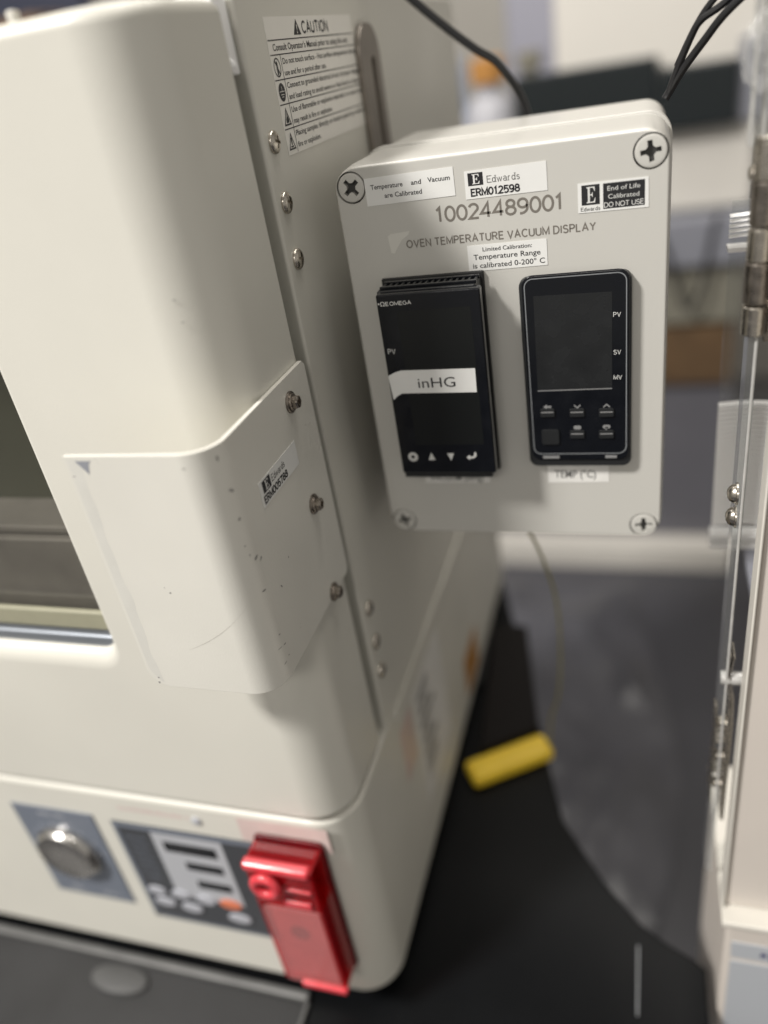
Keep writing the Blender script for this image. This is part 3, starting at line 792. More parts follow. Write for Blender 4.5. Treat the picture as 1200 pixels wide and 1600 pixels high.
# lid: rounded rectangle with sloping shoulder, holes for screws
def rr_loft(bm, secs):                # secs: (x0,x1,z0,z1,r,y)
    prev = None
    for (x0, x1, z0, z1, r, y) in secs:
        cur = [bm.verts.new(W(u, y, v)) for u, v in rrect(x0, x1, z0, z1, r, 10)]
        if prev:
            n = len(cur)
            for k in range(n): bm.faces.new((prev[k], prev[(k+1) % n], cur[(k+1) % n], cur[k]))
        else: bm.faces.new(cur[::-1])
        prev = cur
    bm.faces.new(prev)
bm = bmesh.new()
g = lambda d, y, r: (FX0+d, FX1-d, FZ0+d, FZ1-d, r, y)
rr_loft(bm, [g(1.5, 360, 9.5), g(0.9, 360.25, 10), g(0.35, 361.0, 10.5), g(0.0, 362.4, 11), g(-0.5, 371, 11.4), g(-0.5, 409.2, 11.4), g(0.2, 410, 11)])
cb = bmesh.new()
SCR = [(-126.9, -49.8), (1.7, -49.8), (-127.2, -227.0), (1.1, -227.6)]
for x, z in SCR: lathe(cb, [(0, -1), (7.0, -1), (7.0, 7), (0, 7)], W(x, 360, z), (0, 1, 0), 40)
lid = finish("lid", cut(bm, cb), 'abs', enc, wn=True, smooth=30)
bm = bmesh.new()
g2 = lambda d, y, r: (FX0+d, FX1-d, FZ0+d, FZ1-d, r, y)
rr_loft(bm, [g2(2.5, 409.8, 9), g2(2.5, 411.2, 9)]); bm_obj("seal_groove", bm, 'abs_dark', enc)
bm = bmesh.new()
rr_loft(bm, [g2(0.6, 411.0, 11), g2(-1.3, 411.7, 11.5), g2(-1.5, 413, 11.5), g2(-1.5, 415.5, 11.5), g2(-0.2, 417.0, 11), g2(-0.2, 424, 11), g2(0.2, 482, 11), g2(1.0, 486.5, 10.5), g2(3.6, 489, 8)])
bm_obj("back_shell", bm, 'abs', enc, wn=True, smooth=30)
def lid_screw(x, z, rot):
    bm = bmesh.new(); lathe(bm, [(0, 0), (6.45, 0), (6.45, 5.3), (6.1, 5.9), (5.3, 6.1), (0, 6.1)], W(x, 366, z), (0, -1, 0), 36)
    cb = bmesh.new()
    c, s = math.cos(rot), math.sin(rot)
    PL_ = [(4.1, -1), (4.1, 1), (1.9, 1), (1, 1.9), (1, 4.1), (-1, 4.1), (-1, 1.9), (-1.9, 1), (-4.1, 1), (-4.1, -1), (-1.9, -1), (-1, -1.9), (-1, -4.1), (1, -4.1), (1, -1.9), (1.9, -1)]
    prism(cb, [W(x+u*c-v*s, 359.3, z+u*s+v*c) for u, v in PL_], Vector((0, 0.0036, 0)))
    s_ = finish("lid_screw", cut(bm, cb), 'abs', lid, wn=True)
    bm = bmesh.new()
    flat(bm, 'f', 362.4, [(x+(u*c-v*s)*0.97, z+(u*s+v*c)*0.97) for u, v in PL_], 0.3)
    print_obj("cross_shade", bm, 'abs_dark', s_)  # dark inset paints shade into the cross slot
for (x, z), r_ in zip(SCR, (0.72, 0.12, 0.3, 0.05)): lid_screw(x, z, r_)
bm = bmesh.new()
lathe(bm, [(0, 0), (8, 0), (8, 7), (6, 8), (6, 16), (4, 18), (0, 18)], W(-73, 402, -234.5), (0, 0, -1), 12)
bm_obj("cable_gland", bm, 'tab_metal', enc)
for x in (-118, -96): B("mount_foot", 'abs', enc, x-5, x+5, 455, 480, -241, -234, r=1)
B("standoff_bracket", 'tab_metal', enc, XS+0.4+3.2, FX0+3.5, 455, 461, -200, -60)

# printed directly on the lid
FY = 360.0
bm = bmesh.new()
add_stroke(bm, 'f', FY, "10024489001", -89.6, -68.9, 7.0, 56.6, 0.15, 0.06, gap=0.17)
add_stroke(bm, 'f', FY, "OVEN TEMPERATURE VACUUM DISPLAY", -104.7, -78.6, 3.7, 84.6, 0.165, 0.06, gap=0.24)
print_obj("enclosure_print", bm, 'grey_print', lid)
bm = bmesh.new(); flat(bm, 'f', FY, [(-113, -72.5), (-111.5, -71.5), (-102.5, -71), (-103, -72.4), (-106.5, -74.6), (-109, -77.8), (-110.8, -80.4), (-112.4, -80.0)], 0.05)
print_obj("adhesive_mark", bm, 'residue', lid)
def label(pts, **k): return PL("paper_label", 'label', lid, 'f', pts, FY, 0.03, 0.22, **k)
l1 = label([(-120.4, -58.5), (-79.4, -58.0), (-79.5, -46.2), (-120.3, -46.7)], label="white label reading Temperature and Vacuum are Calibrated")
bm = bmesh.new(); f_ = FY-0.22
for s, u, z, w in (("Temperature", -117.7, -51.6, 15.0), ("and", -98.8, -51.5, 4.6), ("Vacuum", -91.2, -51.3, 10.0), ("are Calibrated", -111.7, -55.6, 17.4)):
    add_text(bm, 'f', f_, s, u, z, 2.1, w, 0.012, 0.06)
print_obj("label_print", bm, 'black_print', l1)
l2 = label([(-74.9, -60.3), (-39.7, -60.1), (-39.8, -48.5), (-74.8, -48.8)], label="white asset label reading Edwards ERM012598")
bm = bmesh.new()
fbar(bm, 'f', f_, -73.4, -66.8, -54.9, -49.7, 0.06)
add_stroke(bm, 'f', f_, "ERM012598", -72.6, -59.4, 3.4, 21.4, 0.20, 0.06, serif=0.32, gap=0.2)
print_obj("label_print", bm, 'black_print', l2)
bm = bmesh.new(); add_stroke(bm, 'f', f_, "Edwards", -65.2, -54.4, 2.9, 14.2, 0.11, 0.06, serif=0.3, gap=0.2); print_obj("maker_print", bm, 'smudge_print', l2)
bm = bmesh.new(); e_mark(bm, 'f', f_, -71.8, -68.3, -54.3, -50.3, 0.14); print_obj("emblem_print", bm, 'label', l2)
l3 = label([(-76.6, -91.6), (-41.1, -91.4), (-41.1, -80.0), (-76.5, -80.1)], label="white label about limited calibration from 0 to 200 degrees C")
bm = bmesh.new()
add_text(bm, 'f', f_, "Limited Calibration:", -69.6, -83.0, 1.85, 22, 0.010, 0.06)
add_text(bm, 'f', f_, "Temperature Range", -74.0, -86.5, 2.4, 30.0, 0.008, 0.06)
add_text(bm, 'f', f_, "is calibrated 0-200\u00b0 C", -74.6, -90.3, 2.4, 32.4, 0.008, 0.06)
print_obj("label_print", bm, 'black_print', l3)
l4 = label([(-27.3, -70.9), (1.2, -71.1), (1.0, -59.2), (-27.3, -59.0)], label="white label with black box reading End of Life Calibrated DO NOT USE")
bm = bmesh.new()
fbar(bm, 'f', f_, -25.8, -18.4, -67.9, -59.9, 0.06); fbar(bm, 'f', f_, -17.0, -0.4, -70.1, -60.0, 0.06)
add_stroke(bm, 'f', f_, "Edwards", -26.2, -70.3, 1.6, 8.0, 0.13, 0.06, serif=0.3, gap=0.2)
print_obj("label_print", bm, 'black_print', l4)
bm = bmesh.new()
e_mark(bm, 'f', f_, -24.0, -20.1, -67.1, -60.7, 0.14)
add_text(bm, 'f', f_, "End of Life", -8.8, -63.0, 1.9, 13.0, 0.0, 0.14, 'c')
add_text(bm, 'f', f_, "Calibrated", -8.8, -66.2, 1.9, 12.4, 0.0, 0.14, 'c')
add_stroke(bm, 'f', f_, "DO NOT USE", -16.7, -69.6, 2.1, 16.0, 0.13, 0.14)
print_obj("reversed_print", bm, 'white_print', l4)
l5 = PL("strip_label", 'label_worn', lid, 'f', [(-111.6, -202.6), (-76.4, -202.4), (-76.2, -189), (-111.6, -189)], FY, 0.03, 0.2, label="worn strip label under the left controller")
bm = bmesh.new(); add_text(bm, 'f', FY-0.2, "VACUUM (InHg)", -108.8, -201.4, 3.6, 29, 0.01, 0.06); print_obj("label_print", bm, 'smudge_print', l5)
l6 = PL("strip_label", 'label_worn', lid, 'f', [(-46, -202.6), (-15.8, -202.2), (-16, -185), (-46, -185)], FY, 0.03, 0.2, label="worn strip label reading TEMP under the right controller")
bm = bmesh.new(); add_text(bm, 'f', FY-0.2, "TEMP (\u00b0C)", -42.6, -199.6, 4.4, 20.5, 0.012, 0.06); print_obj("label_print", bm, 'smudge_print', l6)

# left controller
lc = bm_obj("vacuum_controller", (lambda b: (box(b, -117.2, -71.2, 343.5, 358.5, -190.5, -93.0, r=0.8), b)[1])(bmesh.new()), 'black', enc, wn=True,
            label="left black panel controller with inHG tape across it")
bm = bmesh.new(); box(bm, -116.2, -68.3, 338, 343.6, -184.9, -93.2, r=0.9); bm_obj("bezel", bm, 'black_gloss', lc, wn=True)
bm = bmesh.new(); box(bm, -118.6, -69.9, 357.6, 359.95, -193.5, -91.2, r=0.5); bm_obj("panel_gasket", bm, 'black_gasket', lc, wn=True)
bm = bmesh.new()
for k in range(15):
    x = -113.6+k*2.85; box(bm, x, x+1.6, 348.5, 351, -93.2, -92.6)
bm_obj("vent_slots", bm, 'black_gasket', lc, kind="stuff")
for k in range(16):
    x = -115.2+k*2.85; B("vent_rib", 'black', lc, x, x+1.0, 347.2, 352.4, -93.1, -92.0)
B("vent_rail", 'black_gloss', lc, -116.0, -70.9, 345.2, 347.0, -93.1, -91.6, r=0.3)
B("vent_rail", 'black_gloss', lc, -116.0, -70.9, 352.6, 354.6, -93.1, -91.4, r=0.3)
F1 = 338.0
PL("display_window", 'screen_dim', lc, 'f', [(-107, -169), (-73.0, -169), (-73.0, -101), (-107, -101)], F1, 0.01, 0.07)
bm = bmesh.new()
add_text(bm, 'f', F1, "\u03a9E", -114.4, -98.3, 2.0, 3.9, 0.02, 0.06); flat(bm, 'f', F1, disc(-115.1, -97.2, 0.45, 10), 0.06)
add_stroke(bm, 'f', F1, "OMEGA", -110.0, -98.3, 1.9, 10.4, 0.18, 0.06, gap=0.2)
print_obj("brand_print", bm, 'white_print', lc); bm = bmesh.new()
add_stroke(bm, 'f', F1, "PV", -114.2, -121.2, 2.6, None, 0.12, 0.06, gap=0.22)
print_obj("bezel_print", bm, 'white_print', lc)
bm = bmesh.new(); zc = -175.5
ring_flat(bm, 'f', F1, -109.6, zc, 2.5, 1.0, 0.06)
flat(bm, 'f', F1, [(-101.7, zc-1.9), (-98.1, zc-1.9), (-99.9, zc+2.3)], 0.06)
flat(bm, 'f', F1, [(-91.8, zc+1.8), (-90.1, zc-2.3), (-88.4, zc+1.8)], 0.06)
flat(bm, 'f', F1, [(-82.3, zc-0.6), (-80.5, zc+0.9), (-80.5, zc-0.1), (-79.0, zc-0.1), (-78.3, zc+0.6), (-78.2, zc+2.2), (-77.3, zc+2.2), (-77.3, zc), (-78.6, zc-1.1), (-80.5, zc-1.1), (-80.5, zc-2.1)], 0.06)
print_obj("key_symbols", bm, 'white_print', lc)
# tape strip with folded left end
bm = bmesh.new()
T = [(-115.8, -131.9, .3), (-112.3, -130.2, .35), (-109.2, -129.4, .25), (-73.6, -129.9, .12), (-73.9, -141.7, .12), (-110.2, -141.0, .25), (-112.6, -142.2, .4), (-114.9, -144.2, .3)]
up = [bm.verts.new(on_face('f', u, v, h_+0.15, F1)) for u, v, h_ in T]
lo = [bm.verts.new(on_face('f', u, v, h_, F1)) for u, v, h_ in T]
for a_, b_, c_, d_ in ((0, 1, 6, 7), (1, 2, 5, 6), (2, 3, 4, 5)):
    bm.faces.new((up[a_], up[b_], up[c_], up[d_])); bm.faces.new((lo[d_], lo[c_], lo[b_], lo[a_]))
for k in range(8): bm.faces.new((up[k], up[(k+1) % 8], lo[(k+1) % 8], lo[k]))
tp = bm_obj("tape_strip", bm, 'label', lc, smooth=60)
bm = bmesh.new(); add_text(bm, 'f', F1, "inHG", -101.6, -138.5, 5.2, 18.0, 0.0, 0.42); print_obj("tape_print", bm, 'black_print', tp)

# right controller
rc = PL("temperature_controller", 'black', enc, 'f', rrect(-54.1, -5.2, -190.6, -95.6, 4.0, 5), FY, 0.1, 4.6, bevel=0.8, label="right black panel controller with rounded bezel and grey screen")
F2 = 354.4
SC[0] = 354.4/349.6
bm = bmesh.new(); plate(bm, 'f', rrect(-51.9, -6.0, -184.2, -93.0, 4.6, 6), F2, -1.6, 0); edge_bevel(bm, 0.7, 3); bm_obj("bezel", bm, 'black_gloss', rc, wn=True)
bm = bmesh.new()
A = rrect(-50.9, -7.1, -180.8, -94.2, 3.9, 6); Bi = rrect(-50.45, -7.55, -180.35, -94.65, 3.5, 6)
a_ = [bm.verts.new(on_face('f', u, v, 0.05, F2)) for u, v in A]; b_ = [bm.verts.new(on_face('f', u, v, 0.05, F2)) for u, v in Bi]
for k in range(len(A)): bm.faces.new((a_[k], a_[(k+1) % len(A)], b_[(k+1) % len(A)], b_[k]))
print_obj("bezel_line", bm, 'line_grey', rc)
PL("screen", 'screen', rc, 'f', [(-47.3, -146.3), (-13.6, -146.9), (-13.3, -102.4), (-46.9, -102.0)], F2, 0.01, 0.09)
bm = bmesh.new(); fbar(bm, 'f', F2, -47.4, -13.6, -147.4, -146.9, 0.06); print_obj("screen_edge", bm, 'btn_mark', rc)
for s, z in (("PV", -113.7), ("SV", -130.9), ("MV", -142.9)):
    bm = bmesh.new(); add_stroke(bm, 'f', F2, s, -12.9, z, 2.2, None, 0.12, 0.06, gap=0.22)
    print_obj("bezel_print", bm, 'white_print', rc)
for x, z in ((-43.3, -158.6), (-29.6, -158.9), (-16.2, -159.2), (-29.8, -170.2), (-16.3, -170.4)):
    k_ = PL("key", 'btn', rc, 'f', rrect(x-3.4, x+3.4, z-1.9, z+2.4, 0.7, 3), F2, 0.02, 0.9, bevel=0.25)
    bm = bmesh.new(); flat(bm, 'f', F2-0.9, rrect(x-2.9, x+2.9, z+0.35, z+0.95, 0.2, 2), 0.06); print_obj("key_light", bm, 'btn_mark', k_)
k_ = PL("key", 'btn', rc, 'f', rrect(-46.6, -38.2, -175.2, -167.2, 1.2, 4), F2, 0.02, 0.9, bevel=0.3, label="square blank key")
bm = bmesh.new()
def chev(x, z, s):
    flat(bm, 'f', F2, [(x-1.5, z-0.5*s), (x, z+0.9*s), (x+1.5, z-0.5*s), (x+1.5, z-1.3*s), (x, z+0.0*s), (x-1.5, z-1.3*s)], 0.06)
chev(-16.1, -155.5, 1); chev(-29.4, -155.9, -1)
flat(bm, 'f', F2, [(-45.3, -155.5), (-43.4, -154.2), (-43.4, -155.0), (-41.4, -155.0), (-41.4, -156.0), (-43.4, -156.0), (-43.4, -156.8)], 0.06)
flat(bm, 'f', F2, rrect(-31.4, -27.9, -167.6, -165.6, 0.9, 4), 0.06); flat(bm, 'f', F2, rrect(-18.0, -14.5, -167.4, -165.5, 0.9, 4), 0.06)
flat(bm, 'f', F2, [(-16.9, -166.6), (-15.3, -166.6), (-16.6, -168.7)], 0.06)
print_obj("key_symbols", bm, 'btn_mark', rc)
PL("bezel_tab", 'btn_mark', rc, 'f', rrect(-46.6, -38.6, -182.9, -181.7, 0.3, 2), F2, 0.0, 0.5)
PL("bezel_tab", 'btn_mark', rc, 'f', rrect(-17.0, -11.6, -182.9, -181.7, 0.3, 2), F2, 0.0, 0.5)

SC[0] = 1.0
# ================================================================ RIGHT-HAND CHAMBER
ch = root("beige_test_chamber", W(250, 500, -1350), "beige test chamber at the right edge with pale blue-grey control strip below a cream ledge", "test chamber")
bm = bmesh.new(); prism(bm, [W(x, y, -1350) for x, y in ((50.5, 303), (53, 299.5), (420, 299.5), (420, 415), (50.5, 415))], Vector((0, 0, 0.886)))
bm_obj("base_cabinet", bm, 'beige', ch)
B("ledge", 'cream', ch, 47.5, 420, 297.2, 415, -464, -459.5, r=1.2, seg=3)
pn = PL("control_strip", 'panel_blue', ch, 'f', [(54.6, -700), (200, -700), (200, -498.5), (54.2, -498.5)], 299.5, 0.05, 0.7)
pn2 = PL("title_strip", 'panel_blue', ch, 'f', [(54.2, -494.5), (200, -494.5), (200, -479.5), (53.7, -479.5)], 299.5, 0.05, 0.7)
bm = bmesh.new(); fbar(bm, 'f', 298.8, 70.0, 73.2, -489.5, -486.0, 0.1); fbar(bm, 'f', 298.8, 75.0, 76.6, -492, -483.0, 0.1)
print_obj("maker_print", bm, 'navy', pn2)
bm = bmesh.new(); box(bm, 49.5, 420, 309, 322, -459.2, 40, r=2.2, seg=4)
bm_obj("door_panel", bm, 'beige', ch, wn=True)
B("door_trim", 'cream', ch, 48.1, 49.4, 306.5, 320, -459, 40, r=0.6)
bm = bmesh.new(); lathe(bm, [(0, -0.2), (1.0, -0.2), (1.0, 0.5), (0, 0.6)], W(49.4, 308, -330), (-1, 0, 0), 10); bm_obj("trim_pin", bm, 'steel', ch)

ac = root("acrylic_guard", W(43, 430, -455), "clear acrylic side guard with steel hinges standing on the beige chamber's ledge", "acrylic guard")
B("clear_panel", 'acrylic', ac, 39.4, 43.4, 327.4, 341, -455, 60)
B("polished_edge", 'acrylic_edge', ac, 41.6, 42.9, 325.5, 327.2, -455, -118, r=0.5)
B("polished_edge", 'acrylic_edge', ac, 34.0, 35.4, 325.8, 328, -48, 60, r=0.5)
B("polished_edge", 'acrylic_edge', ac, 38.6, 39.4, 325.8, 328, -48, 60, r=0.3)
B("clear_corner_post", 'acrylic', ac, 33.8, 39.2, 328.2, 333, -48, 60, r=0.8)
# crumpled film
bm = bmesh.new(); bmesh.ops.create_icosphere(bm, subdivisions=4, radius=1.0)
rs = random.Random(3)
from mathutils import noise
for v in bm.verts:
    n = noise.noise(v.co*1.7)*0.28+noise.noise(v.co*4.5)*0.16+noise.noise(v.co*11)*0.07
    v.co = v.co*(1+n)
    v.co = Vector((v.co.x*0.0062, v.co.y*0.005, v.co.z*0.0115))+W(36.5, 324, -18)
bm_obj("crumpled_film", bm, 'film', ac, smooth=25)
# upper barrel hinge
hg = bm_obj("hinge", (lambda b: (box(b, 44.5, 75, 326.6, 329.0, -120, -46.5, r=0.4), b)[1])(bmesh.new()), 'steel_dk', ac, wn=True, label="large steel barrel hinge at the guard's upper edge")
def knuckle(z1, z0, r=4.9, m='steel_dk', x=41.2):
    bm = bmesh.new(); c = W(x, 328.5, z0); h = z1-z0
    lathe(bm, [(0, 0), (r-0.5, 0), (r, 0.5), (r, h-0.5), (r-0.5, h), (0, h)], c, (0, 0, 1), 32)
    bm_obj("knuckle", bm, m, hg)
knuckle(-46.6, -59.6, 4.9, 'steel'); knuckle(-59.9, -75.4); knuckle(-76.2, -88.4, 4.9, 'steel'); knuckle(-88.7, -104.6, 5.0); knuckle(-105.4, -117.0, 5.0, 'steel')
bm = bmesh.new(); lathe(bm, [(0, 0), (4.6, 0), (4.6, 1.2), (3, 2.0), (0, 2.2)], W(41.2, 328.5, -46.5), (0, 0, 1), 24); bm_obj("pin_cap", bm, 'steel', hg)
for z in (-54, -81.5, -107.5):
    bm = bmesh.new(); lathe(bm, [(0, 0), (4.8, 0), (4.8, 1.0), (3.6, 1.1)], W(51, 326.5, z), (0, -1, 0), 24)
    lathe(bm, [(0, 1.0), (3.4, 1.0), (3.4, 3.6), (2.2, 4.6), (0, 4.9)], W(51, 326.5, z), (0, -1, 0), 6)
    bm_obj("hinge_nut", bm, 'steel', hg, smooth=25)
bm = bmesh.new(); lathe(bm, [(2.6, 0), (2.6, 0.8), (1.4, 1.7), (0, 1.8)], W(36.8, 329, -57), (-1, 0, -0.0), 16); bm_obj("side_rivet", bm, 'steel', hg)
# dome nuts on the clear panel
for z in (-191.5, -203.5):
    bm = bmesh.new(); c = W(40.6, 330.5, z)
    lathe(bm, [(0, 0), (5.2, 0), (5.2, 0.8), (4.4, 1.0), (4.2, 2.0), (3.2, 3.4), (1.8, 4.2), (0, 4.5)], c, (-1, 0, 0), 28)
    bm_obj("dome_screw", bm, 'steel', ac)
# lower hinge seen edge-on
lh = bm_obj("latch_hinge", (lambda b: (prism(b, [W(x, 326, z) for x, z in ((43.0, -283), (43.8, -283), (42.9, -296), (44.9, -310), (45.6, -330), (45.9, -406), (44.9, -406), (44.6, -330), (43.9, -311), (41.9, -296))], Vector((0, 0.012, 0))), b)[1])(bmesh.new()),
            'steel', ac, label="thin steel hinge leaves seen edge-on low on the guard")
bm = bmesh.new(); prism(bm, [W(x, 325.5, z) for x, z in ((44.6, -283), (45.4, -283), (43.9, -296), (46.4, -310), (47.2, -330), (47.0, -406), (46.3, -406), (46.0, -330), (45.4, -311), (43.2, -296))], Vector((0, 0.012, 0)))
bm_obj("hinge_leaf", bm, 'steel', lh)
bm = bmesh.new(); lathe(bm, [(0, 0), (3.6, 0), (3.6, 26), (0, 26)], W(39.5, 329, -299.5), (1, 0, 0.0), 20); bm_obj("cross_pin", bm, 'acrylic_edge', lh)
B("nut_frame", 'steel', lh, 38.6, 39.4, 326, 340, -392, -325, r=0.3)
for z in (-332, -357, -379):
    bm = bmesh.new(); lathe(bm, [(0, 0), (4.2, 0), (4.2, 0.9), (3.2, 0.9), (3.2, 3.6), (2.4, 4.4), (0, 4.5)], W(44.3, 330, z), (-1, 0, 0), 6 if z == 0 else 20)
    bm_obj("hinge_nut", bm, 'steel', lh, smooth=30)
for z in (-345, -368): B("nut_spacer", 'steel', lh, 39.4, 44.4, 327, 339, z-0.5, z+0.5)
# white slats painting bright reflections seen behind the guard
lv = B("glare_strip", 'acrylic', ch, 39.5, 64, 427, 430, -286, -86, label="stacked white slats standing in for light reflections behind the clear guard")
B("glare_strip_arm", 'slab', ch, 57, 63, 322.2, 426.8, -284, -279, r=0.5)
first = None
k = 0; z = -188.5
while z > -266:
    if first is None:
        bm = bmesh.new(); P = []
        for i in range(9):
            t = i/8; P.append((38.5+26*t, 419+2.2*math.sin(t*math.pi*0.9)))
        A = [bm.verts.new(W(x, y, z-0.55)) for x, y in P]; Bq = [bm.verts.new(W(x, y+1.3, z+0.55)) for x, y in P]
        A2 = [bm.verts.new(W(x, y+2.6, z-0.25)) for x, y in P]; B2 = [bm.verts.new(W(x, y+2.6, z+0.55)) for x, y in P]
        for i in range(8):
            for Q in ((A[i], A[i+1], Bq[i+1], Bq[i]), (Bq[i], Bq[i+1], B2[i+1], B2[i]), (B2[i], B2[i+1], A2[i+1], A2[i]), (A2[i], A2[i+1], A[i+1], A[i])): bm.faces.new(Q)
        bm.faces.new((A[0], Bq[0], B2[0], A2[0])); bm.faces.new((A[8], A2[8], B2[8], Bq[8]))
        first = bm_obj("glare_slat", bm, 'lit_white', lv); z0 = z
    else: copy_part(first, lv, (0.02*k, 0, z-z0))
    k += 1; z -= 2.7
for z in (-91, -93.4, -95.8, -98.2, -100.6): copy_part(first, lv, (-0.3, 0, z-z0))
B("glare_bar", 'lit_white', lv, 38.5, 66, 417, 426.8, -272, -270); B("glare_bar", 'lit_white', lv, 38.5, 66, 417, 426.8, -279, -277)
B("glare_bar", 'lit_white', lv, 38.0, 50, 417, 426.8, -107.5, -105.5)

# ================================================================ SMALL THINGS ON THE BENCH
tr = root("grey_tray", W(-420, 180, BZ), "grey plastic tray lying on the bench in front of the oven", "tray")
B("tray_base", 'tray', tr, -640, -213, 80, 246, BZ+0.5, BZ+3, r=0.8)
B("tray_rim", 'tray_rim', tr, -640, -213, 246, 252, BZ+0.5, BZ+5.5, r=1.5)
B("tray_rim", 'tray_rim', tr, -214, -211.5, 80, 245.9, BZ+0.5, BZ+4, r=1)
bm = bmesh.new(); lathe(bm, [(0, 0), (24, 0), (23, 3), (15, 4), (0, 4.2)], W(-356, 236, BZ+3.1), (0, 0, 1), 28)  # paler oval stands in for a glossy reflection on the tray
for v in bm.verts: v.co.y = W(0, 232, 0).y+(v.co.y-W(0, 236, 0).y)*0.42
o = bm_obj("oval_reflection", bm, 'tray_oval', None); o['label'] = "small grey oval painting a glossy reflection on the grey tray in front of the oven"; o['category'] = "plate"

bm = bmesh.new(); c0 = Vector((-138, 449)); c1 = Vector((-75, 492)); d = (c1-c0).normalized(); n = Vector((-d.y, d.x))
prism(bm, [W(*(p), BZ+0.4) for p in (c0-n*12, c1-n*12, c1+n*12, c0+n*12)], Vector((0, 0, 0.014)))
edge_bevel(bm, 5.0, 6)
o = bm_obj("yellow_block", bm, 'yellow', None, wn=True); o['label'] = "bright yellow plastic bar lying aslant on the black bench right of the oven"; o['category'] = "plastic bar"
bm = bmesh.new(); tube(bm, [(-73, 402, -250), (-64, 420, -280), (-57, 450, -345), (-56, 455, -397), (-60, 462, -450), (-70, 485, -500), (-74, 489, -538)], 1.0)
o = bm_obj("signal_cord", bm, 'cord_yellow', None); o['label'] = "thin yellow-green cord hanging from the enclosure down to the yellow bar"; o['category'] = "cord"
bm = bmesh.new(); lathe(bm, [(0, 0), (9, 0), (9, 8), (7, 10), (0, 10.5)], W(-122, 560, BZ+0.3), (0, 0, 1), 20)
o = bm_obj("round_disc", bm, 'line_grey', None); o['label'] = "small pale round disc on the black bench behind the yellow bar"; o['category'] = "disc"
bm = bmesh.new(); tube(bm, [(-172, 640, BZ+5), (-160, 590, BZ+5), (-150, 570, BZ+5), (-162, 700, BZ+5), (-185, 780, BZ+5)], 4.5)
o = bm_obj("dark_cable", bm, 'cable', None); o['label'] = "dark cable bunched at the foot of the oven's right side"; o['category'] = "cable"
o = B("glint_strip", 'line_grey', None, 1.2, 2.2, 282, 328, BZ+0.3, BZ+1.4); o['label'] = "thin pale strip painting a specular glint on the black bench near the beige chamber"; o['category'] = "painted glint"  # pale strip stands in for a thin specular line
bm = bmesh.new(); prism(bm, [W(x, y, BZ+0.3) for x, y in ((-132, 468), (-84, 501), (-112, 640), (-147, 640))], Vector((0, 0, 0.020))); edge_bevel(bm, 3, 3)
o = bm_obj("dark_case", bm, 'case_dark', None, wn=True); o['label'] = "long dark brown-black case lying along the oven base behind the yellow bar"; o['category'] = "case"
# crumpled grey sheet added on the floor for blurred reflections and light folds
bm = bmesh.new(); nx_, ny_ = 60, 70; GV = []
for i in range(nx_+1):
    row = []
    for j in range(ny_+1):
        u, v = i/nx_, j/ny_
        x = -520+560*u+40*math.sin(v*5); y = 820+1000*v+30*math.sin(u*7)
        n = noise.ridged_multi_fractal(Vector((x*0.006, y*0.0035, 0.3)), 0.9, 2.2, 3, 0.9, 2.0)
        edge = min(u, 1-u, v, 1-v)*8
        row.append(bm.verts.new(W(x, y, -1347+26*n*min(1, edge+0.15))))
    GV.append(row)
for i in range(nx_):
    for j in range(ny_): bm.faces.new((GV[i][j], GV[i+1][j], GV[i+1][j+1], GV[i][j+1]))
o = bm_obj("reflection_sheet", bm, 'sheet', None, smooth=180); o['label'] = "crumpled glossy grey sheet added on the floor right of the bench for blurred reflections"; o['category'] = "plastic sheet"
# cables overhead
bm = bmesh.new(); tube(bm, [(-150, 492, 60), (-136, 500, 36), (-121, 503, 20), (-106, 505, 6), (-92, 507, -6), (-80, 512, -16), (-68, 520, -40), (-62, 515, -80)], 2.3)
o = bm_obj("black_cable", bm, 'cable', None); o['label'] = "thick black cable slanting down behind the grey enclosure at the top"; o['category'] = "cable"
bm = bmesh.new()
tube(bm, [(70, 400, 26), (46, 402, 10), (30, 404, -3), (21, 405, -8), (17, 406, -14), (11, 408, -28), (9, 409, -34)], 1.5)
tube(bm, [(72, 397, 20), (48, 399, 6), (31, 401, -6), (22, 404, -16), (14, 407, -26), (9.5, 409, -33), (7.5, 409, -36)], 1.7)
tube(bm, [(68, 404, 30), (44, 405, 14), (27, 406, 0), (19, 407, -10), (12, 409, -24)], 1.4)
o = bm_obj("cable_bundle", bm, 'cable', None); o['label'] = "bundle of thin black wires hanging at the top right, tips together"; o['category'] = "wires"
# cables on the floor
bm = bmesh.new(); tube(bm, [(-330, 1150, -1345), (-160, 1230, -1345), (-90, 1330, -1345), (-46, 1370, -1345), (-30, 1350, -1345), (-60, 1290, -1345), (-140, 1190, -1345), (-260, 1080, -1345)], 5)
o = bm_obj("floor_cable", bm, 'cable', None); o['label'] = "dark looped cable lying on the grey floor beyond the bench"; o['category'] = "cable"

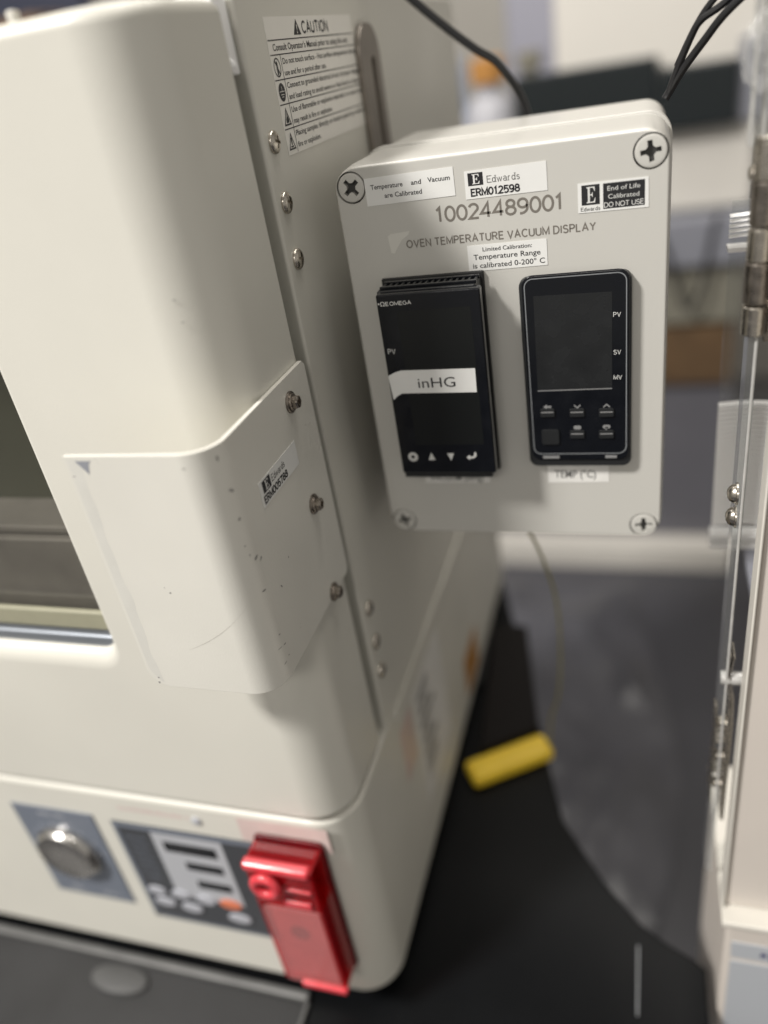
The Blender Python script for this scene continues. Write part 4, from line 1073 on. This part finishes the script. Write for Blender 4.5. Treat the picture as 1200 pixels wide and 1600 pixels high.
# ================================================================ BACKGROUND BENCH AND INSTRUMENTS
bb2 = root("rear_lab_bench", W(-300, 2100, -1350), "grey lab bench with khaki drawers far behind the enclosure", "lab bench")
B("bench_slab", 'slab', bb2, -1700, 260, 1900, 2600, -515, -410, r=6)
B("drawer_front", 'drawer', bb2, -1700, 215, 1930, 2560, -655, -516, r=4)
B("cabinet", 'cab_grey', bb2, -1700, 215, 1960, 2560, -1270, -810, r=4)
B("halo_strip", 'inst_white', bb2, -1700, 230, 1900, 2560, -1350, -1272, r=6)  # pale base strip stands in for the bright halo below the enclosure
B("open_shelf_back", 'cab_grey', bb2, -1700, 215, 2300, 2560, -810, -655)
o = B("cardboard_box", 'kraft', None, -60, 205, 1935, 2250, -809.5, -665, r=4); o['label'] = "brown cardboard box on the shelf under the rear bench"; o['category'] = "cardboard box"
ins = root("bench_instrument", W(-60, 2100, -410), "large cream bench instrument with a wide black front band, behind the enclosure", "instrument")
bm = bmesh.new(); box(bm, -190, 225, 1960, 2500, -409, 90, r=18, seg=4); bm_obj("housing", bm, 'inst_white', ins, wn=True)
B("black_band", 'inst_black', ins, -275, 20, 1935, 1958, -205, -88, r=4)
B("display", 'inst_black', ins, 22, 175, 1915, 1958, -232, -112, r=5)
B("end_trim", 'slab', ins, 177, 226, 1940, 1958, -232, -80, r=3)
def bottle(x, y, r, h, m, cm, lab):
    t = root("reagent_bottle", W(x, y, -410), lab, "bottle", "bottles on the rear bench")
    bm = bmesh.new(); lathe(bm, [(0, 0), (r, 0), (r, h*0.78), (r*0.8, h*0.88), (r*0.42, h*0.94), (r*0.42, h)], W(x, y, -409.5), (0, 0, 1), 24); bm_obj("body", bm, m, t)
    bm = bmesh.new(); lathe(bm, [(0, 0), (r*0.62, 0), (r*0.62, r*0.7), (r*0.5, r*0.8), (0, r*0.8)], W(x, y, -409.5+h), (0, 0, 1), 20); bm_obj("cap", bm, cm, t)
bottle(-340, 1990, 62, 318, 'bottle', 'cap_orange', "milky white bottle with an orange cap on the rear bench")
bottle(-470, 2080, 60, 430, 'bottle_blue', 'slab', "tall pale blue bottle beside the orange capped one")
bottle(-255, 2060, 45, 330, 'drawer', 'drawer', "brown-grey bottle left of the cream instrument")
bottle(-190, 2350, 34, 480, 'olive', 'olive', "slim olive green bottle at the top behind the cream instrument")
nv = root("navy_monitor", W(-1450, 2150, -410), "dark navy monitor far behind the oven's top left", "monitor")
B("monitor_case", 'navy_case', nv, -1750, -1400, 2130, 2190, -300, 420, r=10); B("monitor_stand", 'navy_case', nv, -1620, -1520, 2110, 2220, -409.5, -300, r=4)
o = B("brown_case", 'wood', None, -1690, -1430, 1960, 2100, -409.5, 215, r=6); o['label'] = "tall brown case on the rear bench at the far left"; o['category'] = "case"
o = B("lavender_case", 'lavender', None, -330, -200, 2240, 2400, -409.5, 110, r=10); o['label'] = "tall lavender-grey case standing behind the orange capped bottle"; o['category'] = "case"
o = B("grey_carton", 'slab', None, -230, -90, 1935, 2200, -809.5, -690, r=4); o['label'] = "grey carton left of the brown cardboard box under the rear bench"; o['category'] = "carton"
bm = bmesh.new(); tube(bm, [(-30, 1895, -405), (20, 1880, -420), (60, 1878, -520), (90, 1880, -600), (120, 1890, -560), (140, 1895, -440), (150, 1900, -404)], 5)
o = bm_obj("hanging_cable", bm, 'cable', None); o['label'] = "black cable drooping over the front of the rear bench"; o['category'] = "cable"
